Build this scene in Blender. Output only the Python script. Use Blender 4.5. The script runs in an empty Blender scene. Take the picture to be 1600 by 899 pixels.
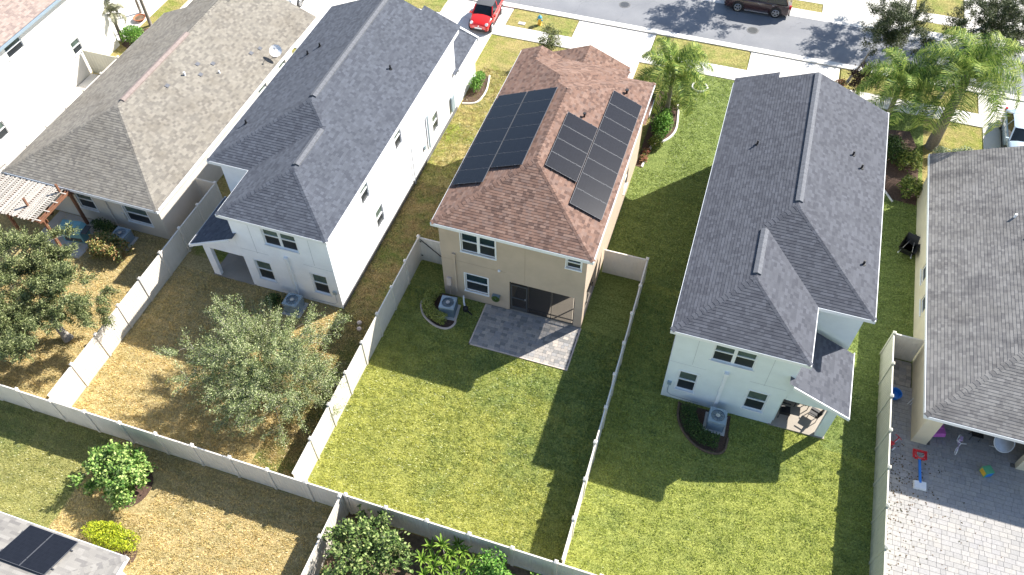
import bpy, math, random
import numpy as np
from math import sin, cos, pi, radians as R_
from mathutils import Vector, Matrix, Euler
random.seed(7); rng = np.random.default_rng(7)
S = bpy.context.scene
COL = S.collection

# ---------------------------------------------------------------- camera
cd = bpy.data.cameras.new('camera'); cam = bpy.data.objects.new('camera', cd); COL.objects.link(cam)
CH = 34.0; pit, yaw, rol = 0.9003880474, -0.3205550628, -0.0057640849
fw = Vector((sin(yaw)*cos(pit), cos(yaw)*cos(pit), -sin(pit))); rt = Vector((cos(yaw), -sin(yaw), 0)); up = rt.cross(fw)
r2 = rt*cos(rol)+up*sin(rol); u2 = up*cos(rol)-rt*sin(rol)
cam.matrix_world = Matrix(((r2.x, u2.x, -fw.x, 0), (r2.y, u2.y, -fw.y, 0), (r2.z, u2.z, -fw.z, CH), (0, 0, 0, 1)))
cd.sensor_width = 36; cd.lens = 36*1279.7676/1600; cd.clip_start = 0.5; cd.clip_end = 3000
S.camera = cam
# ---------------------------------------------------------------- light
SUN_EL = R_(39.5); SDX, SDY = 0.666, 0.746          # unit direction towards the sun on the ground
w = bpy.data.worlds.new('World'); S.world = w; w.use_nodes = True
nt = w.node_tree; nt.nodes.clear()
sky = nt.nodes.new('ShaderNodeTexSky'); sky.sky_type = 'NISHITA'; sky.sun_disc = False
sky.sun_elevation = SUN_EL; sky.sun_rotation = math.atan2(SDX, SDY)
sky.air_density = 1.0; sky.dust_density = 0.6; sky.ozone_density = 1.0
bg = nt.nodes.new('ShaderNodeBackground'); bg.inputs[1].default_value = 0.098
wo = nt.nodes.new('ShaderNodeOutputWorld'); nt.links.new(sky.outputs[0], bg.inputs[0]); nt.links.new(bg.outputs[0], wo.inputs[0])
sl = bpy.data.lights.new('sun', 'SUN'); sl.energy = 5.0; sl.angle = R_(0.53); sl.color = (1.0, 0.955, 0.88)
so = bpy.data.objects.new('sun', sl); COL.objects.link(so)
so.rotation_euler = Vector((SDX*cos(SUN_EL), SDY*cos(SUN_EL), sin(SUN_EL))).to_track_quat('Z', 'Y').to_euler()
so.location = (30, 60, 60)
S.view_settings.view_transform = 'Standard'; S.view_settings.look = 'None'
S.view_settings.exposure = 1.22; S.view_settings.gamma = 1.0; S.view_settings.use_curve_mapping = False
S.render.engine = 'CYCLES'
try:
    S.cycles.max_bounces = 6; S.cycles.transparent_max_bounces = 12
except Exception: pass

# ---------------------------------------------------------------- materials
def mat_new(name):
    m = bpy.data.materials.new(name); m.use_nodes = True; t = m.node_tree
    b = t.nodes['Principled BSDF']; return m, t, b
def N(t, typ, **kw):
    n = t.nodes.new(typ)
    for k, v in kw.items():
        if k.startswith('i_'):
            key = k[2:]; key = int(key) if key.isdigit() else key
            n.inputs[key].default_value = v
        else: setattr(n, k, v)
    return n
def ramp(t, stops, interp='LINEAR'):
    n = t.nodes.new('ShaderNodeValToRGB'); cr = n.color_ramp; cr.interpolation = interp
    while len(cr.elements) < len(stops): cr.elements.new(0.5)
    for e, (p, c) in zip(cr.elements, stops):
        e.position = p; e.color = (c[0], c[1], c[2], 1)
    return n
def mixc(t, a, b, f, blend='MIX'):
    n = t.nodes.new('ShaderNodeMix'); n.data_type = 'RGBA'; n.blend_type = blend
    for sock, v in ((n.inputs[0], f), (n.inputs[6], a), (n.inputs[7], b)):
        if hasattr(v, 'is_linked') or hasattr(v, 'links'): t.links.new(v, sock)
        elif isinstance(v, (tuple, list)): sock.default_value = (v[0], v[1], v[2], 1)
        else: sock.default_value = v
    return n.outputs[2]
def mth(t, op, a, b=None, c=None):
    n = t.nodes.new('ShaderNodeMath'); n.operation = op
    for i, v in enumerate((a, b, c)):
        if v is None: continue
        if hasattr(v, 'links'): t.links.new(v, n.inputs[i])
        else: n.inputs[i].default_value = v
    return n.outputs[0]
def coord(t, kind='Object'):
    if kind == 'World':
        return t.nodes.new('ShaderNodeNewGeometry').outputs['Position']
    return t.nodes.new('ShaderNodeTexCoord').outputs[kind]
def noise(t, vec, scale, detail=4, rough=0.6, scl=None):
    if scl:
        mp = t.nodes.new('ShaderNodeMapping'); mp.inputs['Scale'].default_value = scl; t.links.new(vec, mp.inputs[0]); vec = mp.outputs[0]
    n = t.nodes.new('ShaderNodeTexNoise'); n.inputs['Scale'].default_value = scale; n.inputs['Detail'].default_value = detail
    n.inputs['Roughness'].default_value = rough; t.links.new(vec, n.inputs['Vector']); return n.outputs['Fac']
def bump(t, b, h, strength, dist):
    n = t.nodes.new('ShaderNodeBump'); n.inputs['Strength'].default_value = strength; n.inputs['Distance'].default_value = dist
    t.links.new(h, n.inputs['Height']); t.links.new(n.outputs[0], b.inputs['Normal'])

def m_plain(name, col, rough=0.6, var=0.12, scale=3.0, metal=0.0, bmp=0.0, bscale=60, world=True, spec=0.5, coat=0.0):
    m, t, b = mat_new(name)
    v = coord(t, 'World' if world else 'Object')
    n = noise(t, v, scale, 5)
    lo = [c*(1-var) for c in col]; hi = [min(1, c*(1+var)) for c in col]
    r = ramp(t, [(0.3, lo), (0.7, hi)]); t.links.new(n, r.inputs[0]); t.links.new(r.outputs[0], b.inputs['Base Color'])
    b.inputs['Roughness'].default_value = rough; b.inputs['Metallic'].default_value = metal
    b.inputs['Specular IOR Level'].default_value = spec
    if coat: b.inputs['Coat Weight'].default_value = coat; b.inputs['Coat Roughness'].default_value = 0.05
    if bmp: bump(t, b, noise(t, v, bscale, 3), bmp, 0.01)
    return m

def m_shingle(name, cols, stain=(0.6, 0.6, 0.6), stain_amt=0.35, tabw=0.19, ch=0.143, seed=0.0, streak=0.0):
    """architectural shingles: every tab picks one of the blend's tones; u runs along the eave, v up the slope (metres)"""
    m, t, b = mat_new(name)
    uv = coord(t, 'UV'); sp = N(t, 'ShaderNodeSeparateXYZ'); t.links.new(uv, sp.inputs[0])
    crs = mth(t, 'FLOOR', mth(t, 'DIVIDE', sp.outputs[1], ch))
    wn = N(t, 'ShaderNodeTexWhiteNoise', noise_dimensions='1D'); t.links.new(mth(t, 'ADD', crs, seed), wn.inputs['W'])
    u = mth(t, 'ADD', mth(t, 'DIVIDE', sp.outputs[0], tabw), mth(t, 'MULTIPLY', wn.outputs[0], 7.3))
    # uneven tab widths
    u = mth(t, 'ADD', u, mth(t, 'MULTIPLY', mth(t, 'SINE', mth(t, 'MULTIPLY', u, 2.1)), 0.22))
    tab = mth(t, 'FLOOR', u)
    cb = N(t, 'ShaderNodeCombineXYZ'); t.links.new(tab, cb.inputs[0]); t.links.new(crs, cb.inputs[1]); cb.inputs[2].default_value = seed
    w2 = N(t, 'ShaderNodeTexWhiteNoise', noise_dimensions='3D'); t.links.new(cb.outputs[0], w2.inputs['Vector'])
    k = len(cols); r = ramp(t, [((i+0.5)/k, c) for i, c in enumerate(cols)]); t.links.new(w2.outputs[0], r.inputs[0])
    wp = coord(t, 'World')
    big = noise(t, wp, 0.55, 5, 0.65); st = ramp(t, [(0.45, (1, 1, 1)), (0.75, stain)]); t.links.new(big, st.inputs[0])
    c = mixc(t, r.outputs[0], st.outputs[0], stain_amt, 'MULTIPLY')
    if streak:      # algae streaks running down the slope
        sk = noise(t, wp, 1.0, 4, .6, scl=(.22, 1.3, 1)); sr = ramp(t, [(.5, (1, 1, 1)), (.66, (.55, .55, .58))]); t.links.new(sk, sr.inputs[0])
        c = mixc(t, c, sr.outputs[0], streak, 'MULTIPLY')
    gr = noise(t, wp, 45, 3, 0.7); g2 = ramp(t, [(0.25, (0.72, 0.72, 0.72)), (0.75, (1.25, 1.25, 1.25))]); t.links.new(gr, g2.inputs[0])
    c = mixc(t, c, g2.outputs[0], 0.55, 'MULTIPLY')
    t.links.new(c, b.inputs['Base Color']); b.inputs['Roughness'].default_value = 0.92; b.inputs['Specular IOR Level'].default_value = 0.25
    bump(t, b, mth(t, 'ADD', gr, mth(t, 'MULTIPLY', w2.outputs[0], 0.6)), 0.5, 0.006)
    return m

def m_grass(name, greens, drys, dry, seed=0.0, patch=0.35, grad=None, lo=.6, hi=1.5, blade=False):
    if not blade: M[name+'_blade'] = m_grass(name+'_blade', greens, drys, dry, seed, patch, grad, lo, hi, True)
    """mown lawn: fine blade speckle, mid-size mottling and dry patches (dry: 0 lush .. 1 straw)"""
    m, t, b = mat_new(name)
    wp = coord(t, 'World')
    mp = N(t, 'ShaderNodeMapping'); mp.inputs['Location'].default_value = (seed*13.1, seed*7.7, 0); t.links.new(wp, mp.inputs[0]); v = mp.outputs[0]
    fine = noise(t, v, 9.0, 6, 0.75); mid = noise(t, v, 1.6, 5, 0.65); big = noise(t, v, patch, 4, 0.6)
    g = ramp(t, [(0.28, greens[0]), (0.5, greens[1]), (0.72, greens[2])]); t.links.new(fine, g.inputs[0])
    d = ramp(t, [(0.28, drys[0]), (0.5, drys[1]), (0.72, drys[2])]); t.links.new(fine, d.inputs[0])
    mm = mth(t, 'ADD', mth(t, 'MULTIPLY', mid, 0.55), mth(t, 'ADD', mth(t, 'MULTIPLY', big, 0.95), mth(t, 'MULTIPLY', fine, 0.35)))
    if grad:        # worn, drier ground towards one side of the plot
        sx = N(t, 'ShaderNodeSeparateXYZ'); t.links.new(wp, sx.inputs[0])
        mm = mth(t, 'ADD', mm, mth(t, 'ADD', mth(t, 'MULTIPLY', mth(t, 'SUBTRACT', sx.outputs[0], grad[0]), grad[2]), mth(t, 'MULTIPLY', mth(t, 'SUBTRACT', sx.outputs[1], grad[1]), grad[3])))
    k = N(t, 'ShaderNodeMapRange'); t.links.new(mm, k.inputs[0])
    k.inputs[1].default_value = 1.08-dry*0.5-0.16; k.inputs[2].default_value = 1.08-dry*0.5+0.16
    c = mixc(t, g.outputs[0], d.outputs[0], k.outputs[0])
    sp = noise(t, v, 17.0, 4, 0.8); s2 = ramp(t, [(0.34, (lo, lo, lo)), (0.66, (hi, hi, hi))]); t.links.new(sp, s2.inputs[0])
    c = mixc(t, c, s2.outputs[0], 0.7, 'MULTIPLY')
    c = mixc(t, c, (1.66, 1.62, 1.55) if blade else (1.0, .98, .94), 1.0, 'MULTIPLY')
    wt = noise(t, v, 1.0, 4, .7, scl=(.55, 2.6, 1)); m2 = ramp(t, [(.35, (.80, .84, .78)), (.6, (1.22, 1.18, 1.14))]); t.links.new(wt, m2.inputs[0])   # mower and foot-traffic streaks across the plot
    c = mixc(t, c, m2.outputs[0], .75, 'MULTIPLY')
    th = noise(t, v, .8, 6, .75); m3 = ramp(t, [(.60, (0, 0, 0)), (.72, (1, 1, 1))]); t.links.new(th, m3.inputs[0])      # thin, browned-off patches
    c = mixc(t, c, (drys[1][0]*.80, drys[1][1]*.66, drys[1][2]*.62), mth(t, 'MULTIPLY', m3.outputs[0], .55))
    wd = noise(t, v, 1.1, 5, .7); m4 = ramp(t, [(.25, (1, 1, 1)), (.38, (0, 0, 0))]); t.links.new(wd, m4.inputs[0])      # rank green tufts and weeds
    c = mixc(t, c, (greens[1][0]*.75, greens[1][1]*1.0, greens[1][2]*.8), mth(t, 'MULTIPLY', m4.outputs[0], .6))
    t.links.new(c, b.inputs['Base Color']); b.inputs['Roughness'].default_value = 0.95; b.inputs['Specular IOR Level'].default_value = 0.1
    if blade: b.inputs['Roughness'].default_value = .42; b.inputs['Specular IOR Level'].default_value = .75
    if blade:       # thin blades pass the low back-light of the sun
        tl = N(t, 'ShaderNodeBsdfTranslucent'); t.links.new(mixc(t, c, (.92, 1.0, .72), 1.0, 'MULTIPLY'), tl.inputs[0]); mx = N(t, 'ShaderNodeMixShader'); mx.inputs[0].default_value = .45
        t.links.new(b.outputs[0], mx.inputs[1]); t.links.new(tl.outputs[0], mx.inputs[2]); t.links.new(mx.outputs[0], t.nodes['Material Output'].inputs[0])
    else:
        bump(t, b, mth(t, 'ADD', sp, fine), 1.0, 0.05)
    return m

def m_leaf(name, cols, rough=0.5, trans=0.14):
    m, t, b = mat_new(name)
    gi = N(t, 'ShaderNodeNewGeometry'); k = len(cols)
    r = ramp(t, [((i+0.5)/k, c) for i, c in enumerate(cols)]); t.links.new(gi.outputs['Random Per Island'], r.inputs[0])
    t.links.new(r.outputs[0], b.inputs['Base Color']); b.inputs['Roughness'].default_value = rough
    b.inputs['Specular IOR Level'].default_value = 0.15
    if trans:
        tl = N(t, 'ShaderNodeBsdfTranslucent'); t.links.new(r.outputs[0], tl.inputs[0])
        mx = N(t, 'ShaderNodeMixShader'); mx.inputs[0].default_value = trans
        t.links.new(b.outputs[0], mx.inputs[1]); t.links.new(tl.outputs[0], mx.inputs[2])
        t.links.new(mx.outputs[0], t.nodes['Material Output'].inputs[0])
    return m

def m_glass(name, col, rough=0.06):
    m, t, b = mat_new(name)
    n = noise(t, coord(t, 'World'), 1.2, 3)
    r = ramp(t, [(0.35, [c*0.75 for c in col]), (0.65, [c*1.25 for c in col])]); t.links.new(n, r.inputs[0]); t.links.new(r.outputs[0], b.inputs['Base Color'])
    b.inputs['Roughness'].default_value = rough; b.inputs['Specular IOR Level'].default_value = 0.35
    bump(t, b, noise(t, coord(t, 'World'), 2.0, 2), 0.05, 0.02)
    return m

M = {}
dk = lambda a, b, c: [(a*0.78, b*0.78, c*0.80), (a*0.91, b*0.91, c*0.92), (a, b, c), (a*1.06, b*1.06, c*1.05), (a*1.18, b*1.18, c*1.18)]
M['shingle_slate'] = m_shingle('shingle_slate', dk(.078, .086, .105), seed=1)
M['shingle_charcoal'] = m_shingle('shingle_charcoal', dk(.082, .086, .101), seed=2)
M['shingle_brown'] = m_shingle('shingle_brown', [(.115, .072, .058), (.155, .094, .072), (.19, .116, .088), (.21, .128, .097), (.175, .118, .098), (.235, .152, .118)], seed=3, tabw=.19)
M['shingle_taupe'] = m_shingle('shingle_taupe', dk(.215, .197, .168), stain=(.55, .5, .45), stain_amt=.5, seed=4)
M['shingle_grey'] = m_shingle('shingle_grey', dk(.185, .178, .172), stain=(.62, .6, .58), stain_amt=.5, seed=5, streak=.75)
M['shingle_rose'] = m_shingle('shingle_rose', dk(.30, .235, .205), seed=6)
M['shingle_pale'] = m_shingle('shingle_pale', dk(.235, .222, .205), seed=7, tabw=.36)
M['vent_slate'] = m_plain('vent_slate', (.12, .125, .14), .9, .2, 8)
M['vent_pink'] = m_plain('vent_pink', (.25, .20, .18), .9, .15, 6)
M['wall_white'] = m_plain('wall_white', (.85, .86, .89), .85, .05, 1.3, bmp=.25)
M['wall_bluegrey'] = m_plain('wall_bluegrey', (.70, .75, .755), .85, .05, 1.3, bmp=.25)
M['wall_chalk'] = m_plain('wall_chalk', (.80, .77, .70), .85, .04, 1.3, bmp=.2)
M['wall_tan'] = m_plain('wall_tan', (.47, .375, .285), .88, .07, 1.1, bmp=.3)
M['wall_cream'] = m_plain('wall_cream', (.66, .58, .42), .88, .07, 1.1, bmp=.3)
M['wall_beige'] = m_plain('wall_beige', (.60, .555, .49), .88, .07, 1.1, bmp=.3)
M['trim'] = m_plain('trim', (.78, .79, .80), .45, .04, 4)
M['joint'] = m_plain('joint', (.45, .48, .50), .8, .08, 4)
M['joint_tan'] = m_plain('joint_tan', (.34, .27, .2), .8, .08, 4)
def m_vinyl(name, col, grime, amt):
    m, t, b = mat_new(name); v = coord(t, 'World'); n = noise(t, v, 1.4, 5, .7); n2 = noise(t, v, 5, 5, .75, scl=(1, 1, .25))
    r = ramp(t, [(.3, [c*.94 for c in col]), (.7, [min(1, c*1.05) for c in col])]); t.links.new(n, r.inputs[0])
    sp = N(t, 'ShaderNodeSeparateXYZ'); t.links.new(v, sp.inputs[0])
    lo = N(t, 'ShaderNodeMapRange'); t.links.new(sp.outputs[2], lo.inputs[0]); lo.inputs[1].default_value = .55; lo.inputs[2].default_value = 0.0
    k = mth(t, 'MULTIPLY', mth(t, 'ADD', mth(t, 'MULTIPLY', lo.outputs[0], .8), mth(t, 'MULTIPLY', n2, .35)), mth(t, 'MULTIPLY', n2, amt*1.8))
    cl = mth(t, 'MINIMUM', k, .75); t.links.new(mixc(t, r.outputs[0], grime, cl), b.inputs['Base Color'])
    b.inputs['Roughness'].default_value = .45; return m
M['vinyl'] = m_vinyl('vinyl', (.73, .68, .61), (.32, .30, .20), .45)
M['vinyl_old'] = m_vinyl('vinyl_old', (.60, .575, .48), (.24, .24, .14), .9)
M['glass_up'] = m_glass('glass_up', (.085, .115, .10))
M['glass_low'] = m_glass('glass_low', (.022, .027, .032), .3)
M['glass_blue'] = m_glass('glass_blue', (.02, .04, .05))
M['bronze'] = m_plain('bronze', (.055, .052, .05), .45, .1, 5, metal=.3)
M['concrete'] = m_plain('concrete', (.66, .63, .58), .9, .08, .7, bmp=.2)
M['concrete_grey'] = m_plain('concrete_grey', (.5, .48, .45), .9, .10, 1.5, bmp=.2)
M['footing_grey'] = m_plain('footing_grey', (.14, .14, .14), .9, .2, 2)
M['joint_sand'] = m_plain('joint_sand', (.16, .15, .135), .95, .2, 6)
M['slab'] = m_plain('slab', (.33, .29, .24), .85, .08, 1.5)
M['mulch'] = m_plain('mulch', (.085, .05, .035), .95, .6, 22, bmp=.9, bscale=30)
M['soil'] = m_plain('soil', (.14, .095, .06), .95, .45, 5, bmp=.7, bscale=20)
M['bark'] = m_plain('bark', (.17, .14, .115), .95, .35, 12, bmp=.8, bscale=25)
M['bark_pale'] = m_plain('bark_pale', (.30, .275, .24), .9, .3, 14, bmp=.6, bscale=25)
M['palm_trunk'] = m_plain('palm_trunk', (.19, .165, .14), .9, .3, 9, bmp=.7, bscale=14)
M['cedar'] = m_plain('cedar', (.20, .09, .05), .7, .2, 5)
M['lattice'] = m_plain('lattice', (.42, .385, .34), .7, .12, 5)
M['black'] = m_plain('black', (.015, .015, .017), .5, .2, 5)
M['rubber'] = m_plain('rubber', (.02, .02, .02), .85, .2, 20)
M['steel'] = m_plain('steel', (.55, .56, .58), .35, .08, 6, metal=.8)
M['steel_dark'] = m_plain('steel_dark', (.09, .095, .10), .5, .1, 6, metal=.4)
M['ac_body'] = m_plain('ac_body', (.17, .23, .27), .5, .08, 5, metal=.2)
M['ac_light'] = m_plain('ac_light', (.30, .375, .43), .45, .06, 5, metal=.2)
M['white_paint'] = m_plain('white_paint', (.8, .8, .8), .4, .03, 3)
M['red_paint'] = m_plain('red_paint', (.62, .018, .014), .25, .05, 3, coat=.8)
M['maroon_paint'] = m_plain('maroon_paint', (.055, .026, .024), .25, .08, 3, coat=.8)
M['blue_paint'] = m_plain('blue_paint', (.33, .42, .52), .3, .04, 3, coat=.6)
M['softtop'] = m_plain('softtop', (.085, .088, .095), .9, .15, 30)
M['car_glass'] = m_glass('car_glass', (.012, .018, .024), .04)
M['headlight'] = m_plain('headlight', (.75, .77, .8), .12, .03, 3)
M['taillight'] = m_plain('taillight', (.45, .01, .015), .2, .1, 3)
M['plastic_red'] = m_plain('plastic_red', (.62, .02, .03), .4, .06, 6)
M['plastic_blue'] = m_plain('plastic_blue', (.02, .19, .62), .4, .06, 6)
M['plastic_white'] = m_plain('plastic_white', (.72, .74, .76), .4, .04, 6)
M['plastic_pink'] = m_plain('plastic_pink', (.55, .14, .48), .45, .06, 6)
M['plastic_lilac'] = m_plain('plastic_lilac', (.55, .42, .66), .45, .06, 6)
M['plastic_green'] = m_plain('plastic_green', (.12, .42, .22), .45, .06, 6)
M['plastic_yellow'] = m_plain('plastic_yellow', (.72, .42, .04), .45, .06, 6)
M['plastic_teal'] = m_plain('plastic_teal', (.06, .30, .42), .5, .1, 5)
M['cover_teal'] = m_plain('cover_teal', (.16, .36, .42), .6, .1, 4)
M['terracotta'] = m_plain('terracotta', (.42, .14, .06), .8, .15, 8)
M['kerb_stone'] = m_plain('kerb_stone', (.56, .46, .40), .9, .15, 5, bmp=.3)
M['oak_leaf'] = m_leaf('oak_leaf', [(.045, .06, .022), (.085, .11, .038), (.145, .175, .06), (.225, .255, .10), (.33, .35, .17)])
M['willow_leaf'] = m_leaf('willow_leaf', [(.05, .075, .025), (.12, .16, .05), (.21, .26, .09), (.33, .375, .16), (.48, .50, .29)])
M['magnolia_leaf'] = m_leaf('magnolia_leaf', [(.07, .15, .03), (.14, .25, .05), (.26, .38, .09), (.42, .52, .17)])
M['dark_leaf'] = m_leaf('dark_leaf', [(.03, .045, .018), (.055, .075, .028), (.085, .108, .042), (.14, .155, .07)])
M['shrub_leaf'] = m_leaf('shrub_leaf', [(.05, .14, .02), (.09, .22, .03), (.16, .33, .05), (.26, .42, .09)])
M['yellow_leaf'] = m_leaf('yellow_leaf', [(.16, .22, .015), (.30, .36, .02), (.46, .48, .03), (.40, .44, .04)])
M['hedge_leaf'] = m_leaf('hedge_leaf', [(.05, .085, .02), (.11, .16, .035), (.2, .25, .055), (.29, .31, .08)])
M['bush_leaf'] = m_leaf('bush_leaf', [(.035, .065, .02), (.075, .125, .03), (.13, .20, .05), (.21, .29, .08), (.32, .37, .14)])
M['hedge_bright'] = m_leaf('hedge_bright', [(.14, .17, .035), (.25, .29, .06), (.38, .40, .10), (.46, .45, .15)])
M['hedge_leaf_dark'] = m_leaf('hedge_leaf_dark', [(.03, .06, .02), (.06, .10, .03), (.10, .15, .04)])
M['croton_leaf'] = m_leaf('croton_leaf', [(.04, .08, .02), (.16, .20, .05), (.38, .30, .10), (.34, .16, .08), (.3, .32, .14)])
M['purple_leaf'] = m_leaf('purple_leaf', [(.05, .02, .02), (.09, .04, .03), (.06, .06, .03)])
M['pink_leaf'] = m_leaf('pink_leaf', [(.30, .10, .08), (.28, .15, .08), (.14, .15, .05), (.22, .20, .07)])
M['silver_leaf'] = m_leaf('silver_leaf', [(.16, .22, .12), (.3, .36, .22), (.42, .46, .32)])
M['palm_leaf'] = m_leaf('palm_leaf', [(.035, .085, .02), (.09, .18, .035), (.19, .31, .06), (.38, .46, .10), (.55, .60, .16)], trans=.35)
M['palm_leaf_dark'] = m_leaf('palm_leaf_dark', [(.05, .13, .05), (.09, .2, .06), (.16, .28, .09), (.26, .34, .10)], trans=.3)
M['palm_leaf_dull'] = m_leaf('palm_leaf_dull', [(.22, .22, .14), (.3, .3, .2), (.36, .34, .24)])
M['frangi_leaf'] = m_leaf('frangi_leaf', [(.03, .08, .012), (.06, .14, .02), (.13, .23, .03), (.24, .33, .05)])
M['dead_leaf'] = m_leaf('dead_leaf', [(.10, .06, .03), (.16, .09, .04), (.08, .06, .02), (.05, .05, .02)], trans=0)

# lawns
GG = [(.055, .08, .025), (.15, .195, .06), (.29, .35, .13)]
GD = [(.10, .07, .03), (.24, .17, .075), (.42, .32, .16)]
GY = [(.11, .12, .03), (.25, .265, .06), (.42, .42, .12)]
M['lawn_rich'] = m_grass('lawn_rich', GG, [(.11, .12, .035), (.25, .265, .07), (.43, .43, .14)], .6, 1, grad=(-8.5, 16.5, -.03, -.026))
M['lawn_right'] = m_grass('lawn_right', GG, [(.11, .125, .03), (.235, .265, .07), (.39, .42, .13)], .64, 2)
M['lawn_dry'] = m_grass('lawn_dry', [(.085, .09, .035), (.19, .18, .07), (.31, .285, .13)], [(.17, .13, .06), (.375, .30, .15), (.60, .50, .29)], 1.03, 3)
M['lawn_side'] = m_grass('lawn_side', [(.07, .11, .015), (.16, .21, .03), (.28, .33, .06)], [(.15, .12, .05), (.30, .25, .11), (.46, .40, .18)], .5, 4)
M['lawn_gap'] = m_grass('lawn_gap', [(.05, .08, .02), (.12, .155, .04), (.22, .255, .08)], [(.11, .085, .04), (.22, .17, .08), (.34, .27, .13)], .42, 8, .6)
M['lawn_front'] = m_grass('lawn_front', [(.06, .10, .02), (.14, .20, .04), (.26, .33, .08)], [(.14, .125, .045), (.28, .25, .10), (.44, .40, .17)], .55, 5)
M['lawn_left'] = m_grass('lawn_left', [(.05, .08, .02), (.12, .17, .05), (.2, .25, .09)], [(.12, .12, .04), (.24, .24, .09), (.36, .34, .15)], .7, 6)

def m_asphalt():
    m, t, b = mat_new('asphalt'); v = coord(t, 'World')
    n = noise(t, v, .5, 4); f = noise(t, v, 40, 4, .8)
    r = ramp(t, [(.3, (.18, .186, .20)), (.7, (.225, .228, .238))]); t.links.new(n, r.inputs[0])
    g = ramp(t, [(.3, (.8, .8, .8)), (.7, (1.15, 1.15, 1.15))]); t.links.new(f, g.inputs[0])
    c = mixc(t, r.outputs[0], g.outputs[0], .7, 'MULTIPLY')
    # faint tyre lanes along the road
    sp = N(t, 'ShaderNodeSeparateXYZ'); t.links.new(v, sp.inputs[0])
    ln = mth(t, 'SINE', mth(t, 'MULTIPLY', sp.outputs[1], 2.2)); lr = ramp(t, [(.0, (.93, .93, .94)), (1., (1.04, 1.04, 1.04))])
    t.links.new(mth(t, 'ADD', mth(t, 'MULTIPLY', ln, .5), .5), lr.inputs[0])
    c = mixc(t, c, lr.outputs[0], .8, 'MULTIPLY')
    nz = noise(t, v, 1.5, 4); vv = N(t, 'ShaderNodeVectorMath', operation='ADD'); t.links.new(v, vv.inputs[0]); sc = N(t, 'ShaderNodeVectorMath', operation='SCALE'); nn = N(t, 'ShaderNodeTexNoise'); nn.inputs['Scale'].default_value = 1.1; t.links.new(v, nn.inputs['Vector']); t.links.new(nn.outputs['Color'], sc.inputs[0]); sc.inputs['Scale'].default_value = 1.4; t.links.new(sc.outputs[0], vv.inputs[1])
    vo = N(t, 'ShaderNodeTexVoronoi', feature='DISTANCE_TO_EDGE'); vo.inputs['Scale'].default_value = .22; t.links.new(vv.outputs[0], vo.inputs['Vector'])
    ck = ramp(t, [(.0, (.62, .62, .62)), (.006, (1, 1, 1))]); t.links.new(vo.outputs['Distance'], ck.inputs[0]); c = mixc(t, c, ck.outputs[0], .55, 'MULTIPLY')
    oil = ramp(t, [(.68, (1, 1, 1)), (.8, (.72, .72, .72))]); t.links.new(nz, oil.inputs[0]); c = mixc(t, c, oil.outputs[0], .8, 'MULTIPLY')
    t.links.new(c, b.inputs['Base Color']); b.inputs['Roughness'].default_value = .92; bump(t, b, f, .4, .01); return m
M['asphalt'] = m_asphalt()
def m_paver(name, cols):
    m, t, b = mat_new(name); oi = N(t, 'ShaderNodeObjectInfo'); gi = N(t, 'ShaderNodeNewGeometry')
    s = mth(t, 'FRACT', mth(t, 'ADD', oi.outputs['Random'], gi.outputs['Random Per Island'])); k = len(cols)
    r = ramp(t, [((i+.5)/k, c) for i, c in enumerate(cols)]); t.links.new(s, r.inputs[0])
    f = noise(t, coord(t, 'World'), 14, 4, .7); g = ramp(t, [(.3, (.75, .75, .75)), (.7, (1.2, 1.2, 1.2))]); t.links.new(f, g.inputs[0])
    t.links.new(mixc(t, r.outputs[0], g.outputs[0], .6, 'MULTIPLY'), b.inputs['Base Color'])
    b.inputs['Roughness'].default_value = .88; bump(t, b, f, .3, .008); return m
M['paver_grey'] = m_paver('paver_grey', [(.20, .195, .19), (.29, .27, .25), (.36, .325, .29), (.26, .255, .255), (.40, .355, .31)])
M['paver_pale'] = m_paver('paver_pale', [(.30, .29, .28), (.335, .32, .30), (.36, .34, .315), (.315, .305, .30), (.345, .33, .315)])
def m_solar(name, a, b_):
    m, t, b = mat_new(name); uv = coord(t, 'UV')
    br = N(t, 'ShaderNodeTexBrick', offset=0.0); t.links.new(uv, br.inputs['Vector'])
    br.inputs['Color1'].default_value = (*a, 1); br.inputs['Color2'].default_value = (a[0]*1.25, a[1]*1.25, a[2]*1.25, 1); br.inputs['Mortar'].default_value = (*b_, 1)
    br.inputs['Scale'].default_value = 1; br.inputs['Brick Width'].default_value = .158; br.inputs['Row Height'].default_value = .083; br.inputs['Mortar Size'].default_value = .004
    t.links.new(br.outputs[0], b.inputs['Base Color']); b.inputs['Roughness'].default_value = .12; b.inputs['Specular IOR Level'].default_value = .26; return m
M['solar_cell'] = m_solar('solar_cell', (.009, .010, .014), (.016, .018, .024))
M['solar_frame'] = m_plain('solar_frame', (.10, .105, .12), .6, .1, 5, metal=.2)
M['solar_rail'] = m_plain('solar_rail', (.10, .105, .12), .6, .05, 5, metal=.3)
def m_screen():
    m, t, b = mat_new('screen_mesh'); b.inputs['Base Color'].default_value = (.012, .013, .018, 1); b.inputs['Roughness'].default_value = .8
    tr = N(t, 'ShaderNodeBsdfTransparent'); mx = N(t, 'ShaderNodeMixShader'); mx.inputs[0].default_value = .7
    t.links.new(tr.outputs[0], mx.inputs[1]); t.links.new(b.outputs[0], mx.inputs[2]); t.links.new(mx.outputs[0], t.nodes['Material Output'].inputs[0]); return m
M['screen_mesh'] = m_screen()

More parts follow.
